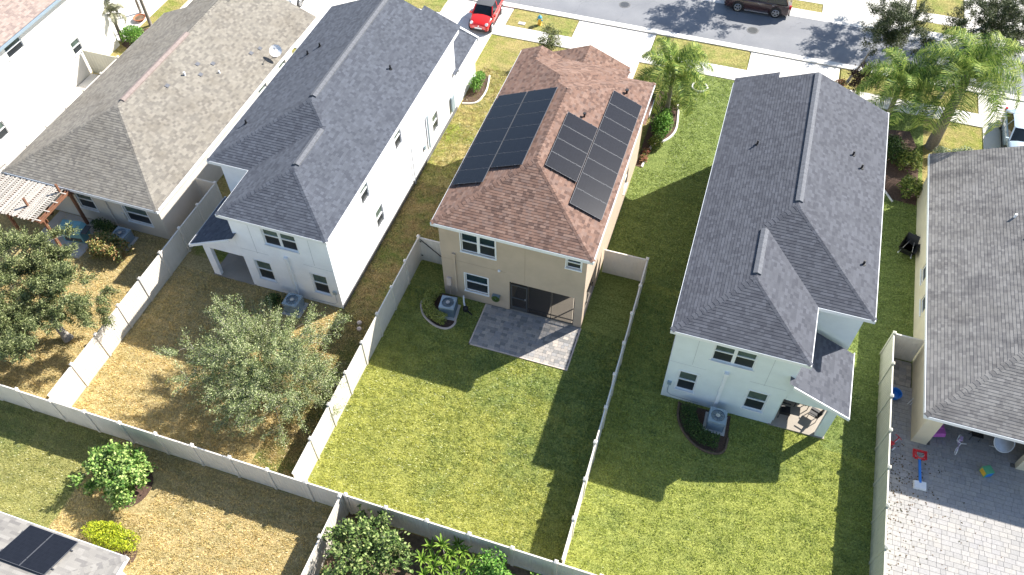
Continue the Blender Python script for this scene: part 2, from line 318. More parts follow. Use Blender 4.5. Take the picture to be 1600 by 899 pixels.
# ---------------------------------------------------------------- mesh helpers
ORG = {}
class MB:
    def __init__(s): s.v = []; s.f = []; s.uv = []; s.mi = []; s.cur = 0
    def quad(s, pts, uv=None):
        i = len(s.v); s.v += [tuple(p) for p in pts]; s.f.append(tuple(range(i, i+len(pts)))); s.mi.append(s.cur)
        s.uv.append(uv if uv else [(0, 0)]*len(pts))
    def raw(s, verts, faces):
        i = len(s.v); s.v += [tuple(p) for p in verts]
        for f in faces: s.f.append(tuple(k+i for k in f)); s.uv.append([(0, 0)]*len(f)); s.mi.append(s.cur)
    def box(s, x0, x1, y0, y1, z0, z1):
        x0, x1 = min(x0, x1), max(x0, x1); y0, y1 = min(y0, y1), max(y0, y1); z0, z1 = min(z0, z1), max(z0, z1)
        v = [(x0, y0, z0), (x1, y0, z0), (x1, y1, z0), (x0, y1, z0), (x0, y0, z1), (x1, y0, z1), (x1, y1, z1), (x0, y1, z1)]
        s.raw(v, [(3, 2, 1, 0), (4, 5, 6, 7), (0, 1, 5, 4), (1, 2, 6, 5), (2, 3, 7, 6), (3, 0, 4, 7)]); return s
    def obox(s, c, ax, ay, az):
        """box from centre and three half-axis vectors"""
        c, ax, ay, az = map(Vector, (c, ax, ay, az))
        v = [c+ax*i+ay*j+az*k for k in (-1, 1) for i, j in ((-1, -1), (1, -1), (1, 1), (-1, 1))]
        s.raw(v, [(3, 2, 1, 0), (4, 5, 6, 7), (0, 1, 5, 4), (1, 2, 6, 5), (2, 3, 7, 6), (3, 0, 4, 7)]); return s
    def bar(s, a, b, w, h=None):
        a, b = Vector(a), Vector(b); d = (b-a); L = d.length; d.normalize()
        u = Vector((0, 0, 1)) if abs(d.z) < .95 else Vector((1, 0, 0)); x = d.cross(u).normalized(); y = x.cross(d)
        return s.obox((a+b)/2, d*L/2, x*w/2, y*(h or w)/2)
    def tube(s, pts, rad, n=6, cap=True):
        pts = [Vector(p) for p in pts]; rs = rad if isinstance(rad, (list, tuple)) else [rad]*len(pts); base = len(s.v)
        for i, p in enumerate(pts):
            d = (pts[min(i+1, len(pts)-1)]-pts[max(i-1, 0)]); d = d.normalized() if d.length > 1e-9 else Vector((0, 0, 1))
            u = Vector((0, 0, 1)) if abs(d.z) < .9 else Vector((1, 0, 0)); x = d.cross(u).normalized(); y = x.cross(d)
            for k in range(n):
                a = 2*pi*k/n; s.v.append(tuple(p+x*cos(a)*rs[i]+y*sin(a)*rs[i]))
        for i in range(len(pts)-1):
            for k in range(n):
                a = base+i*n+k; b = base+i*n+(k+1) % n; s.f.append((a, b, b+n, a+n)); s.uv.append([(0, 0)]*4); s.mi.append(s.cur)
        if cap:
            for st, rev in ((base, False), (base+(len(pts)-1)*n, True)):
                f = tuple(range(st, st+n)); f = f[::-1] if rev else f; s.f.append(f); s.uv.append([(0, 0)]*n); s.mi.append(s.cur)
        return s
    def cyl(s, c, r, h, n=16, r2=None):
        x, y, z = c; return s.tube([(x, y, z), (x, y, z+h)], [r, r if r2 is None else r2], n)
    def lathe(s, c, prof, n=16):
        base = len(s.v); x, y, z = c
        for r, h in prof:
            for k in range(n): a = 2*pi*k/n; s.v.append((x+r*cos(a), y+r*sin(a), z+h))
        for i in range(len(prof)-1):
            for k in range(n):
                a = base+i*n+k; b = base+i*n+(k+1) % n; s.f.append((a, b, b+n, a+n)); s.uv.append([(0, 0)]*4); s.mi.append(s.cur)
        for st, rev in ((base, True), (base+(len(prof)-1)*n, False)):
            f = tuple(range(st, st+n)); s.f.append(f[::-1] if rev else f); s.uv.append([(0, 0)]*n); s.mi.append(s.cur)
        return s
    def ring(s, c, R, r, n=20, m=6, axis='z'):
        base = len(s.v)
        for i in range(n):
            a = 2*pi*i/n
            for j in range(m):
                b = 2*pi*j/m; q = (R+r*cos(b)); p = (q*cos(a), q*sin(a), r*sin(b))
                if axis == 'x': p = (p[2], p[0], p[1])
                if axis == 'y': p = (p[0], p[2], p[1])
                s.v.append((c[0]+p[0], c[1]+p[1], c[2]+p[2]))
        for i in range(n):
            for j in range(m):
                a = base+i*m+j; b = base+i*m+(j+1) % m; c2 = base+((i+1) % n)*m+(j+1) % m; d = base+((i+1) % n)*m+j
                s.f.append((a, d, c2, b)); s.uv.append([(0, 0)]*4); s.mi.append(s.cur)
        return s
    def build(s, name, mats, parent=None, local=False, loc=None, smooth=False, kind=None, label=None):
        me = bpy.data.meshes.new(name)
        o = (0, 0, 0) if (local or parent is None) else ORG.get(parent.name, (0, 0, 0))
        if loc is not None and parent is None: o = loc
        vv = [(a-o[0], b-o[1], c-o[2]) for a, b, c in s.v]
        me.from_pydata(vv, [], s.f)
        ul = me.uv_layers.new(name='UVMap'); flat = []
        for u in s.uv:
            for q in u: flat += [q[0], q[1]]
        ul.data.foreach_set('uv', flat)
        if not isinstance(mats, (list, tuple)): mats = [mats]
        for m in mats: me.materials.append(M[m])
        if len(mats) > 1: me.polygons.foreach_set('material_index', s.mi)
        if smooth: me.polygons.foreach_set('use_smooth', [True]*len(s.f))
        me.update()
        ob = bpy.data.objects.new(name, me); COL.objects.link(ob)
        if parent: ob.parent = parent; ORG[ob.name] = ORG.get(parent.name, (0, 0, 0))
        elif loc is not None: ob.location = loc; ORG[ob.name] = loc
        if kind: ob['kind'] = kind
        if label: ob['label'] = label
        return ob
def inst(src, name, parent, loc, rot=(0, 0, 0), scale=None, mesh=None):
    ob = bpy.data.objects.new(name, mesh or src.data); COL.objects.link(ob); ob.parent = parent; ob.location = loc; ob.rotation_euler = rot
    if scale: ob.scale = scale
    return ob
def thing(name, label, cat, loc=(0, 0, 0), rz=0, group=None):
    o = bpy.data.objects.new(name, None); COL.objects.link(o); o.location = loc; o.rotation_euler = (0, 0, rz); o.empty_display_size = .3
    o['label'] = label; o['category'] = cat
    if group: o['group'] = group
    ORG[o.name] = tuple(loc); return o
def tag(o, label, cat, group=None):
    o['label'] = label; o['category'] = cat
    if group: o['group'] = group
    return o
def copy_tree(o, parent=None, label=None, loc=None, rz=None):
    c = o.copy(); COL.objects.link(c); c.parent = parent
    if loc is not None: c.location = loc
    if rz is not None: c.rotation_euler = (0, 0, rz)
    if label: c['label'] = label
    for ch in list(o.children): copy_tree(ch, c)
    return c
def struct(name, mb, mat, **k):
    o = mb.build(name, mat, **k); o['kind'] = 'structure'; return o

# ---------------------------------------------------------------- ground, street
def sheet(name, x0, x1, y0, y1, z, mat):
    b = MB(); b.quad([(x0, y0, z), (x1, y0, z), (x1, y1, z), (x0, y1, z)]); return struct(name, b, mat)
def poly_sheet(name, pts, z, mat, kind='structure'):
    b = MB(); b.quad([(x, y, z) for x, y in pts]); o = b.build(name, mat); o['kind'] = kind; return o
sheet('ground', -900, 900, -900, 900, -.006, 'lawn_side')
sheet('lawn', -26.2, -13.8, 11.55, 22.4, .0, 'lawn_dry')
sheet('lawn', -39, -26.2, 11.55, 26.2, .001, 'lawn_dry')
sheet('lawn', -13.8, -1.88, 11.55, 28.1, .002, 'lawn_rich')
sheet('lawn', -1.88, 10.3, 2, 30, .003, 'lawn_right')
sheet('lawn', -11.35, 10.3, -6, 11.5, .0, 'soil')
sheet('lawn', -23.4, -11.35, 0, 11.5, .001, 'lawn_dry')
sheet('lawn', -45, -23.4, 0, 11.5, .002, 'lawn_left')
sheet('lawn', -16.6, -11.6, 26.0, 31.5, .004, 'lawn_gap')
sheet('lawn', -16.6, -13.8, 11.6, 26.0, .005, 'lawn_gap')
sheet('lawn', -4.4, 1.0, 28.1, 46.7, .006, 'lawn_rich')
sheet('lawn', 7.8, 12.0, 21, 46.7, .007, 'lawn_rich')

sheet('road', -300, 300, 50.75, 55.65, .012, 'asphalt')
def kerb(name, y0, y1, high):     # rolled concrete kerb: gutter pan and a rounded back
    b = MB(); n = 60; xs = [-300+600*i/n for i in range(n+1)]
    prof = [(y0, .014), (y0+(y1-y0)*.55, .03), (y0+(y1-y0)*.8, .11), (y1, .13), (y1, -.02)]
    for i in range(n):
        for (a, za), (c, zc) in zip(prof, prof[1:]):
            q = [(xs[i], a, za), (xs[i+1], a, za), (xs[i+1], c, zc), (xs[i], c, zc)]
            b.quad(q if y1 > y0 else q[::-1])
    return struct(name, b, 'concrete')
kerb('kerb', 50.8, 50.15, True); kerb('kerb', 55.4, 56.25, True)
# sidewalk slabs with joints, raised a little
def slabs(name, x0, x1, y0, y1, dx, z, mat='concrete', gap=.012, dy=None):
    b = MB(); nx = max(1, round((x1-x0)/dx)); ny = 1 if dy is None else max(1, round((y1-y0)/dy))
    for i in range(nx):
        for j in range(ny):
            xa = x0+(x1-x0)*i/nx+gap/2; xb = x0+(x1-x0)*(i+1)/nx-gap/2; ya = y0+(y1-y0)*j/ny+gap/2; yb = y0+(y1-y0)*(j+1)/ny-gap/2
            b.box(xa, xb, ya, yb, -.03, z+random.uniform(-.003, .003))
    return struct(name, b, mat)
slabs('sidewalk', -45, 26, 46.72, 48.02, 1.52, .05)
slabs('sidewalk', -45, 26, 57.5, 58.7, 1.52, .05)
slabs('driveway', -11.2, -6.35, 41.6, 46.7, 2.4, .045, dy=2.5)
slabs('driveway', -11.45, -5.9, 48.04, 50.12, 2.8, .045)
slabs('driveway', -21.4, -16.9, 42.0, 46.7, 2.6, .045, dy=2.4)
slabs('driveway', -21.4, -16.35, 48.04, 50.12, 3.1, .045)
slabs('driveway', 1.0, 6.3, 42.0, 46.7, 2.6, .045, dy=2.4)
slabs('driveway', .7, 6.6, 48.04, 50.12, 2.9, .045)
slabs('driveway', 15.5, 21.0, 39.0, 46.7, 2.7, .045, dy=2.4)
slabs('driveway', 15.3, 21.5, 48.04, 50.12, 2.9, .045)
slabs('driveway', -33.5, -26.0, 41.0, 46.7, 2.6, .045, dy=2.4)
slabs('driveway', -33.5, -25.5, 48.04, 50.12, 2.6, .045)
slabs('driveway', -46.0, -41.0, 38.0, 46.7, 2.6, .045, dy=2.4)
slabs('driveway', 4.9, 11.3, 56.3, 70.0, 3.0, .045, dy=3)
slabs('driveway', -2.9, 1.6, 56.3, 70.0, 2.3, .045, dy=3)
slabs('driveway', 14.6, 20.5, 56.3, 70.0, 3.0, .045, dy=3)
slabs('path', -41.0, -38.3, 22, 34.3, 1.35, .03, 'concrete', dy=1.4)
slabs('path', -39.5, -38.8, 34.6, 46.7, .9, .04, 'concrete', dy=.9)
for x0, x1 in ((-16.3, -11.5), (-5.85, .6), (6.7, 15.2), (-25.4, -21.3)):
    b = MB(); nx = int((x1-x0)/.5); ny = 4
    g = [[(x0+(x1-x0)*i/nx, 48.04+2.1*j/ny, .055+(.03*random.random() if 0 < j < ny else 0)) for i in range(nx+1)] for j in range(ny+1)]
    for j in range(ny):
        for i in range(nx): b.quad([g[j][i], g[j][i+1], g[j+1][i+1], g[j+1][i]])
    b.quad([(x0, 48.04, .055), (x0, 48.04, -.01), (x1, 48.04, -.01), (x1, 48.04, .055)][::-1]); b.quad([(x1, 48.04, -.01), (x1, 50.14, -.01), (x1, 50.14, .055), (x1, 48.04, .055)])
    struct('lawn', b, 'lawn_front')
sheet('lawn', 1.65, 4.85, 56.27, 70, .03, 'lawn_front'); sheet('lawn', 11.35, 14.55, 56.27, 70, .03, 'lawn_front'); sheet('lawn', -30, -2.95, 56.27, 70, .03, 'lawn_front')

# ---------------------------------------------------------------- roofs
PT = 5/12.
def clip(poly, a, b, c):
    """keep a*x+b*y+c >= 0"""
    out = []; n = len(poly)
    for i in range(n):
        p, q = poly[i], poly[(i+1) % n]; dp = a*p[0]+b*p[1]+c; dq = a*q[0]+b*q[1]+c
        if dp >= 0: out.append(p)
        if (dp >= 0) != (dq >= 0):
            t = dp/(dp-dq); out.append((p[0]+(q[0]-p[0])*t, p[1]+(q[1]-p[1])*t))
    return out
def area(p): return abs(sum(p[i][0]*p[(i+1) % len(p)][1]-p[(i+1) % len(p)][0]*p[i][1] for i in range(len(p))))/2 if len(p) > 2 else 0
class Block:
    """roof block over a rectangle; sides lists the edges that slope (W,E,S,N)"""
    def __init__(s, x0, x1, y0, y1, ze, sides='WESN', pt=PT):
        s.r = (x0, x1, y0, y1); s.ze = ze; s.pl = []
        for k in sides:
            if k == 'W': s.pl.append((pt, 0, ze-pt*x0))
            if k == 'E': s.pl.append((-pt, 0, ze+pt*x1))
            if k == 'S': s.pl.append((0, pt, ze-pt*y0))
            if k == 'N': s.pl.append((0, -pt, ze+pt*y1))
        s.poly = [(x0, y0), (x1, y0), (x1, y1), (x0, y1)]
def roof_pieces(blocks):
    res = []
    for i, B in enumerate(blocks):
        for k, (a, b, c) in enumerate(B.pl):
            P = B.poly
            for m, (a2, b2, c2) in enumerate(B.pl):
                if m != k: P = clip(P, a2-a, b2-b, c2-c)
            pieces = [P]
            for j, Q in enumerate(blocks):
                if j == i: continue
                eps = -1e-4 if j < i else 1e-4
                hp = [(a2-a, b2-b, c2-c-eps) for a2, b2, c2 in Q.pl]
                x0, x1, y0, y1 = Q.r; hp += [(1, 0, -x0), (-1, 0, x1), (0, 1, -y0), (0, -1, y1)]
                new = []
                for P2 in pieces:
                    cur = P2
                    for h in hp:
                        if area(cur) < 1e-5: break
                        o = clip(cur, -h[0], -h[1], -h[2])
                        if area(o) > 1e-4: new.append(o)
                        cur = clip(cur, *h)
                pieces = new
            for P2 in pieces:
                if area(P2) > 1e-3: res.append((P2, (a, b, c), B.ze))
    return res
def roof_mesh(blocks, T=lambda x, y: (x, y), flip=False, ch=.143, lift=.012, thick=.03):
    b = MB()
    for P, (a, bb, c), ze in roof_pieces(blocks):
        sl = math.hypot(a, bb); sn = sl/math.sqrt(1+sl*sl)
        if sl < 1e-6: continue
        gx, gy = a/sl, bb/sl; hx, hy = -gy, gx
        zz = [a*p[0]+bb*p[1]+c for p in P]; v0 = min(zz); v1 = max(zz)
        k0 = int(math.floor((v0-ze)/sn/ch+1e-6)); k1 = int(math.ceil((v1-ze)/sn/ch-1e-6))
        for k in range(k0, k1):
            za, zb = ze+k*ch*sn, ze+(k+1)*ch*sn
            q = clip(P, a, bb, c-za); q = clip(q, -a, -bb, zb-c) if len(q) > 2 else q
            if len(q) < 3 or area(q) < 1e-5: continue
            pts = []; uv = []
            for x, y in q:
                z = a*x+bb*y+c; fr = (z-za)/(zb-za); X, Y = T(x, y); pts.append((X, Y, z+lift*(1-fr)+.004+thick)); uv.append((x*hx+y*hy, k*ch+ch*.5*(.2+fr*1.6)))
            ar = sum(pts[i][0]*pts[(i+1) % len(pts)][1]-pts[(i+1) % len(pts)][0]*pts[i][1] for i in range(len(pts)))
            if ar < 0: pts = pts[::-1]; uv = uv[::-1]
            b.quad(pts, uv)
            low = [(p, u) for p, u, (x, y) in zip(pts, uv, (q if ar >= 0 else q[::-1])) if abs(a*x+bb*y+c-za) < 1e-5]
            if len(low) == 2:
                (p, u), (p2, u2) = low; dz = lift+.004+(thick+.0 if k == 0 else 0)
                r = [p, p2, (p2[0], p2[1], p2[2]-dz), (p[0], p[1], p[2]-dz)]
                b.quad(r, [u, u2, u2, u])
    return b
def caps(lines, T=lambda x, y: (x, y), w=.13, step=.21, th=.015, lift=.036):
    """overlapping cap shingles along hips and ridges; each cap is a bent plate"""
    b = MB()
    for A, B, dr in lines:          # dr: how far the wings drop per metre sideways
        ax, ay = T(A[0], A[1]); bx, by = T(B[0], B[1]); A3 = Vector((ax, ay, A[2])); B3 = Vector((bx, by, B[2]))
        d = B3-A3; L = d.length; n = max(1, int(L/step)); d.normalize(); s = Vector((-d.y, d.x, 0)).normalized()
        for i in range(n):
            p = A3+d*(L*i/n); q = A3+d*(L*(i+1)/n+.05)
            w_ = w*random.uniform(.92, 1.08); e0 = lift+th; e1 = lift+.002
            for sg in (-1, 1):
                pts = [p+Vector((0, 0, e0)), q+Vector((0, 0, e1)), q+s*sg*w_+Vector((0, 0, e1-dr*w_)), p+s*sg*w_+Vector((0, 0, e0-dr*w_))]
                uv = [(i*.5, i*.3), (i*.5+.1, i*.3), (i*.5+.1, i*.3+.05), (i*.5, i*.3+.05)]
                if sg > 0: pts = pts[::-1]; uv = uv[::-1]
                b.quad(pts, uv)
            l = [p+s*w_+Vector((0, 0, e0-dr*w_)), p+Vector((0, 0, e0)), p-s*w_+Vector((0, 0, e0-dr*w_))]
            lo = [v-Vector((0, 0, th+.01)) for v in l]
            b.quad([l[0], l[1], lo[1], lo[0]], [(i*.5, i*.3)]*4); b.quad([l[1], l[2], lo[2], lo[1]], [(i*.5, i*.3)]*4)
    return b
def ridge_vent(A, B, T=lambda x, y: (x, y), w=.17, h=.07, dr=PT):
    b = MB(); ax, ay = T(A[0], A[1]); bx, by = T(B[0], B[1]); A3 = Vector((ax, ay, A[2])); B3 = Vector((bx, by, B[2]))
    d = (B3-A3).normalized(); s = Vector((-d.y, d.x, 0)); n = max(1, int((B3-A3).length/.3))
    for i in range(n):
        p = A3+(B3-A3)*(i/n); q = A3+(B3-A3)*((i+.985)/n); zt = Vector((0, 0, h+.045)); zb = Vector((0, 0, .03))
        c = [p+s*w-Vector((0, 0, dr*w)), p, p-s*w-Vector((0, 0, dr*w))]; e = [q+s*w-Vector((0, 0, dr*w)), q, q-s*w-Vector((0, 0, dr*w))]
        for k in (0, 1): b.quad([c[k]+zt, c[k+1]+zt, e[k+1]+zt, e[k]+zt])
        b.quad([c[0]+zb, c[0]+zt, e[0]+zt, e[0]+zb]); b.quad([c[2]+zt, c[2]+zb, e[2]+zb, e[2]+zt])
        b.quad([c[0]+zb, c[1]+zb, c[1]+zt, c[0]+zt]); b.quad([c[1]+zb, c[2]+zb, c[2]+zt, c[1]+zt])
        b.quad([e[1]+zb, e[0]+zb, e[0]+zt, e[1]+zt]); b.quad([e[2]+zb, e[1]+zb, e[1]+zt, e[2]+zt])
    return b
def fascia(house, rects, T=lambda x, y: (x, y), sides=None, h=.17, th=.035):
    b = MB(); sf = MB()
    for (x0, x1, y0, y1, ze, sd) in rects:
        def bx(a0, a1, b0, b1, z0, z1, m=b):
            X0, Y0 = T(a0, b0); X1, Y1 = T(a1, b1); m.box(X0, X1, Y0, Y1, z0, z1)
        if 'W' in sd: bx(x0-th, x0-.002, y0, y1, ze-h, ze+.02)
        if 'E' in sd: bx(x1+.002, x1+th, y0, y1, ze-h, ze+.02)
        if 'S' in sd: bx(x0-th, x1+th, y0-th, y0-.002, ze-h, ze+.02)
        if 'N' in sd: bx(x0-th, x1+th, y1+.002, y1+th, ze-h, ze+.02)
        bx(x0+.002, x1-.002, y0+.002, y1-.002, ze-h+.02, ze-h+.045, sf)
    b.build('fascia', 'trim', house); sf.build('soffit', 'trim', house)

# ---------------------------------------------------------------- walls and windows
def wall(house, mat, axis, pos, a0, a1, z0, z1, out, holes=(), th=.2, name='wall'):
    """slab wall on the plane axis=pos with rectangular openings; out=+1/-1 is the outside direction"""
    if a0 > a1: a0, a1 = a1, a0
    hs = [(min(h[0], h[1]), max(h[0], h[1]), h[2], h[3]) for h in holes]
    us = sorted(set([a0, a1]+[u for h in hs for u in h[:2] if a0 < u < a1])); vs = sorted(set([z0, z1]+[v for h in hs for v in h[2:4] if z0 < v < z1]))
    def solid(i, j):
        if i < 0 or j < 0 or i >= len(us)-1 or j >= len(vs)-1: return False
        uc = (us[i]+us[i+1])/2; vc = (vs[j]+vs[j+1])/2
        return not any(h[0] < uc < h[1] and h[2] < vc < h[3] for h in hs)
    inn = pos-out*th; b = MB()
    P = (lambda u, d, v: (d, u, v)) if axis == 'x' else (lambda u, d, v: (u, d, v))
    for i in range(len(us)-1):
        for j in range(len(vs)-1):
            if not solid(i, j): continue
            u0, u1, v0, v1 = us[i], us[i+1], vs[j], vs[j+1]
            b.quad([P(u0, pos, v0), P(u1, pos, v0), P(u1, pos, v1), P(u0, pos, v1)]); b.quad([P(u0, inn, v0), P(u0, inn, v1), P(u1, inn, v1), P(u1, inn, v0)])
            for (di, dj, q) in ((-1, 0, [(u0, v0), (u0, v1)]), (1, 0, [(u1, v0), (u1, v1)]), (0, -1, [(u0, v0), (u1, v0)]), (0, 1, [(u0, v1), (u1, v1)])):
                if not solid(i+di, j+dj):
                    (c0, d0), (c1, d1) = q; b.quad([P(c0, pos, d0), P(c1, pos, d1), P(c1, inn, d1), P(c0, inn, d0)])
    return b.build(name, mat, house)
def window(house, axis, pos, a0, a1, z0, z1, out, double=False, up='glass_up', low='glass_low', rec=.07, trim=.05, surround=True):
    if a0 > a1: a0, a1 = a1, a0
    def bx(m, u0, u1, d0, d1, v0, v1):
        d0, d1 = pos-out*d0, pos-out*d1
        if axis == 'x': m.box(d0, d1, u0, u1, v0, v1)
        else: m.box(u0, u1, d0, d1, v0, v1)
    f = MB(); units = [(a0, a1)] if not double else [(a0, (a0+a1)/2-.025), ((a0+a1)/2+.025, a1)]
    for (u0, u1) in units:
        bx(f, u0, u0+trim, rec-.02, rec+.06, z0, z1); bx(f, u1-trim, u1, rec-.02, rec+.06, z0, z1)
        bx(f, u0+trim, u1-trim, rec-.021, rec+.06, z1-trim, z1); bx(f, u0+trim, u1-trim, rec-.021, rec+.06, z0, z0+trim)
        zm = (z0+z1)/2+.03; bx(f, u0+trim, u1-trim, rec-.025, rec+.05, zm-.03, zm+.03)
    if double: bx(f, units[0][1], units[1][0], rec-.03, rec+.06, z0, z1)
    if surround:   # raised stucco band round the opening
        t = .055
        bx(f, a0-t, a0-.003, -.022, .05, z0-t, z1+t); bx(f, a1+.003, a1+t, -.022, .05, z0-t, z1+t); bx(f, a0-.003, a1+.003, -.024, .05, z1+.003, z1+t+.002)
    w_ = f.build('window', 'trim', house)
    s = MB(); bx(s, a0-.07, a1+.07, -.06, .1, z0-.075, z0-.003); s.build('sill', 'trim', w_)
    for (u0, u1) in units:
        zm = (z0+z1)/2+.03
        p = MB(); bx(p, u0+trim, u1-trim, rec+.02, rec+.03, zm+.03, z1-trim); p.build('pane', up, w_)
        p = MB(); bx(p, u0+trim, u1-trim, rec+.0, rec+.01, z0+trim, zm-.03); p.build('pane', low, w_)
    return w_

def two_storey(name, label, T, sg, wmat, rmat, jmat, ang):
    """two-storey stucco house with a lanai under a shed roof at one rear corner; T maps plan coordinates, sg mirrors"""
    ox, oy = T(4.1, 30)
    h = thing(name, label, 'house', (ox, oy, 0)); ze = 5.6
    X = lambda x: T(x, 0)[0]
    blocks = [Block(.07, 8.25, 24.42, 38.7, ze, 'WES'), Block(.07, 5.87, 21.25, 36, ze, 'WES'), Block(.07, 2.3, 37, 39.2, ze, 'W', PT)]
    roof = roof_mesh(blocks, T).build('roof', rmat, h)
    shed = [Block(5.4, 8.25, 21.15, 24.6, 2.75, 'E', .47)]
    roof_mesh(shed, T).build('lanai_roof', rmat, h)
    zr = ze+4.09*PT; zs = ze+2.9*PT
    hips = [((.07, 24.42, ze), (4.16, 28.51, zr), .29), ((8.25, 24.42, ze), (4.16, 28.51, zr), .29)]
    # the first hip is only above the small block's slope from where both meet
    hips[0] = ((2.97, 27.32, zs), (4.16, 28.51, zr), .29)
    hips += [((.07, 21.25, ze), (2.97, 24.15, zs), .29), ((5.87, 21.25, ze), (2.97, 24.15, zs), .29)]
    caps(hips, T).build('hip_cap', rmat, h, kind='stuff')
    ridge_vent((4.16, 28.8, zr), (4.16, 38.6, zr), T).build('ridge_vent', 'vent_slate', h)
    ridge_vent((2.97, 24.4, zs), (2.97, 27.1, zs), T).build('ridge_vent', 'vent_slate', h)
    fascia(h, [(.07, 5.87, 21.25, 24.4, ze, 'WES'), (.07, 8.25, 24.42, 38.75, ze, 'WEN')], T)
    b = MB(); x0, x1 = X(5.9), X(8.29); b.box(x0, x1, 24.38, 24.417, ze-.17, ze+.02); b.build('fascia', 'trim', h)
    # rake board of the lanai roof
    b = MB()
    for (ya, yb) in ((21.1, 21.15),):
        za = lambda x: 2.75+.47*(8.25-x)
        for xa, xb in ((5.62, 8.3),):
            b.raw([(X(xa), ya, za(xa)-.15), (X(xb), ya, za(xb)-.15), (X(xb), ya, za(xb)+.03), (X(xa), ya, za(xa)+.03), (X(xa), yb, za(xa)-.15), (X(xb), yb, za(xb)-.15), (X(xb), yb, za(xb)+.03), (X(xa), yb, za(xa)+.03)],
                  [(0, 1, 2, 3), (4, 7, 6, 5), (0, 4, 5, 1), (3, 2, 6, 7), (1, 5, 6, 2), (0, 3, 7, 4)])
    b.box(X(8.25), X(8.29), 21.15, 24.7, 2.58, 2.77); b.build('rake_board', 'trim', h)
    WT = ze-.15
    wins = [(2.03, 3.83, 3.86, 5.12, True), (.88, 1.73, .92, 2.40, False), (4.03, 4.93, .82, 2.30, False)]
    wall(h, wmat, 'y', 21.55, X(.32), X(5.62), 0, WT, -1, [(X(a), X(b_), c, d) for a, b_, c, d, e in wins]+[(X(5.52), X(5.8), 0, 2.32)])
    for a, b_, c, d, e in wins: window(h, 'y', 21.55, X(a), X(b_), c, d, -1, e)
    e_ = .003
    wall(h, wmat, 'x', X(.32), 21.75, 38.3, 0, WT, -1 if sg > 0 else 1, [(y, y+.85, z, z+1.35) for y, z in SIDEW[name]])
    for y, z in SIDEW[name]: window(h, 'x', X(.32), y, y+.85, z, z+1.35, -1 if sg > 0 else 1, surround=False)
    wall(h, wmat, 'x', X(8.0), 25.1-e_, 38.3, 0, WT, 1 if sg > 0 else -1)
    wall(h, wmat, 'y', 24.9-e_, X(5.4), X(8.0), 2.5, WT, -1)
    wall(h, wmat, 'y', 38.5, X(.32), X(8.0), 0, WT, 1)
    wall(h, wmat, 'x', X(5.62), 21.75, 24.9, 2.4, WT, 1 if sg > 0 else -1)
    # lanai: rear face with the opening, corner column, sloped gable panel
    zt = lambda x: 2.75+.47*(8.25-x)-.16
    b = MB()
    y0, y1 = 21.552, 21.75
    for (xa, xb, za, zb, tb, tc) in ((5.8, 7.5, 2.3, 2.3, 1, 1), (7.5, 7.9, 0, 0, 1, 1)):
        A = [(X(xa), za), (X(xb), zb), (X(xb), zt(xb)), (X(xa), zt(xa))]
        v = [(p[0], y0, p[1]) for p in A]+[(p[0], y1, p[1]) for p in A]
        b.raw(v, [(0, 1, 2, 3), (7, 6, 5, 4), (0, 4, 5, 1), (1, 5, 6, 2), (2, 6, 7, 3), (3, 7, 4, 0)])
    b.raw([(X(5.63), y0, 2.322), (X(5.8), y0, 2.3), (X(5.8), y0, zt(5.8)), (X(5.63), y0, zt(5.63)), (X(5.63), y1, 2.322), (X(5.8), y1, 2.3), (X(5.8), y1, zt(5.8)), (X(5.63), y1, zt(5.63))], [(0, 1, 2, 3), (7, 6, 5, 4), (0, 4, 5, 1)])
    b.build('lanai_wall', wmat, h)
    wall(h, wmat, 'x', X(7.9), 21.752, 24.7, 0, 2.62, 1 if sg > 0 else -1, [(21.95, 24.35, 0, 2.3)], name='lanai_wall')
    b = MB(); b.box(X(5.45), X(5.62), 21.76, 24.7, 0, 2.4); b.build('wall', wmat, h)
    b = MB(); b.box(X(5.6), X(7.9), 24.7, 24.88, 0, 2.55); b.build('wall', wmat, h)
    b = MB(); b.box(X(5.4), X(7.95), 21.5, 24.9, -.02, .07); b.build('lanai_floor', 'slab', h)
    b = MB(); b.box(X(6.1), X(7.6), 24.66, 24.7, .08, 2.15); b.build('sliding_door', 'glass_low', h)
    # control joints, line-set cover, utility box
    for bb in ((X(1.33)-.009, X(1.33)+.009, 3.1, 5.42), (X(4.55)-.009, X(4.55)+.009, 2.9, 5.42), (X(.34), X(1.98), 2.98, 2.995), (X(3.9), X(5.5), 2.98, 2.995)):
        MB().box(bb[0], bb[1], 21.544, 21.549, bb[2], bb[3]).build('control_joint', jmat, h)
    b = MB(); b.box(X(2.79), X(2.94), 21.43, 21.546, .35, 3.1); b.box(X(2.76), X(2.97), 21.40, 21.545, 3.1, 3.24); b.build('line_cover', 'trim', h)
    b = MB(); b.box(X(.48), X(.66), 21.45, 21.546, 1.18, 1.4); b.tube([(X(.57), 21.5, 1.18), (X(.57), 21.5, .5), (X(.75), 21.5, .3), (X(2.1), 21.5, .22)], .012, 5); b.build('utility_box', 'ac_light', h)
    b = MB(); 
    for xx, yy, s_ in ((7.0, 33.3, 0), (6.5, 33.9, 0), (7.5, 27.2, 0), (1.9, 33.2, 0)):
        z = ze+PT*min(8.25-xx, xx-.07); b.cyl((X(xx), yy, z-.05), .05, .33, 10); b.cyl((X(xx), yy, z), .11, .06, 10)
    b.build('vent_pipe', 'black', h)
    return h
SIDEW = {'white_house': [(26.35, 1.0), (25.3, 3.85), (29.6, 3.85), (34.5, 1.0)], 'blue_grey_house': [(27.5, 1.0), (33, 3.9)]}
TI = lambda x, y: (x, y)
TM = lambda x, y: (-16.05-x, y)
two_storey('blue_grey_house', 'pale blue-grey two-storey house with slate roof and furnished lanai, right of the solar house', TI, 1, 'wall_bluegrey', 'shingle_charcoal', 'joint', 0)
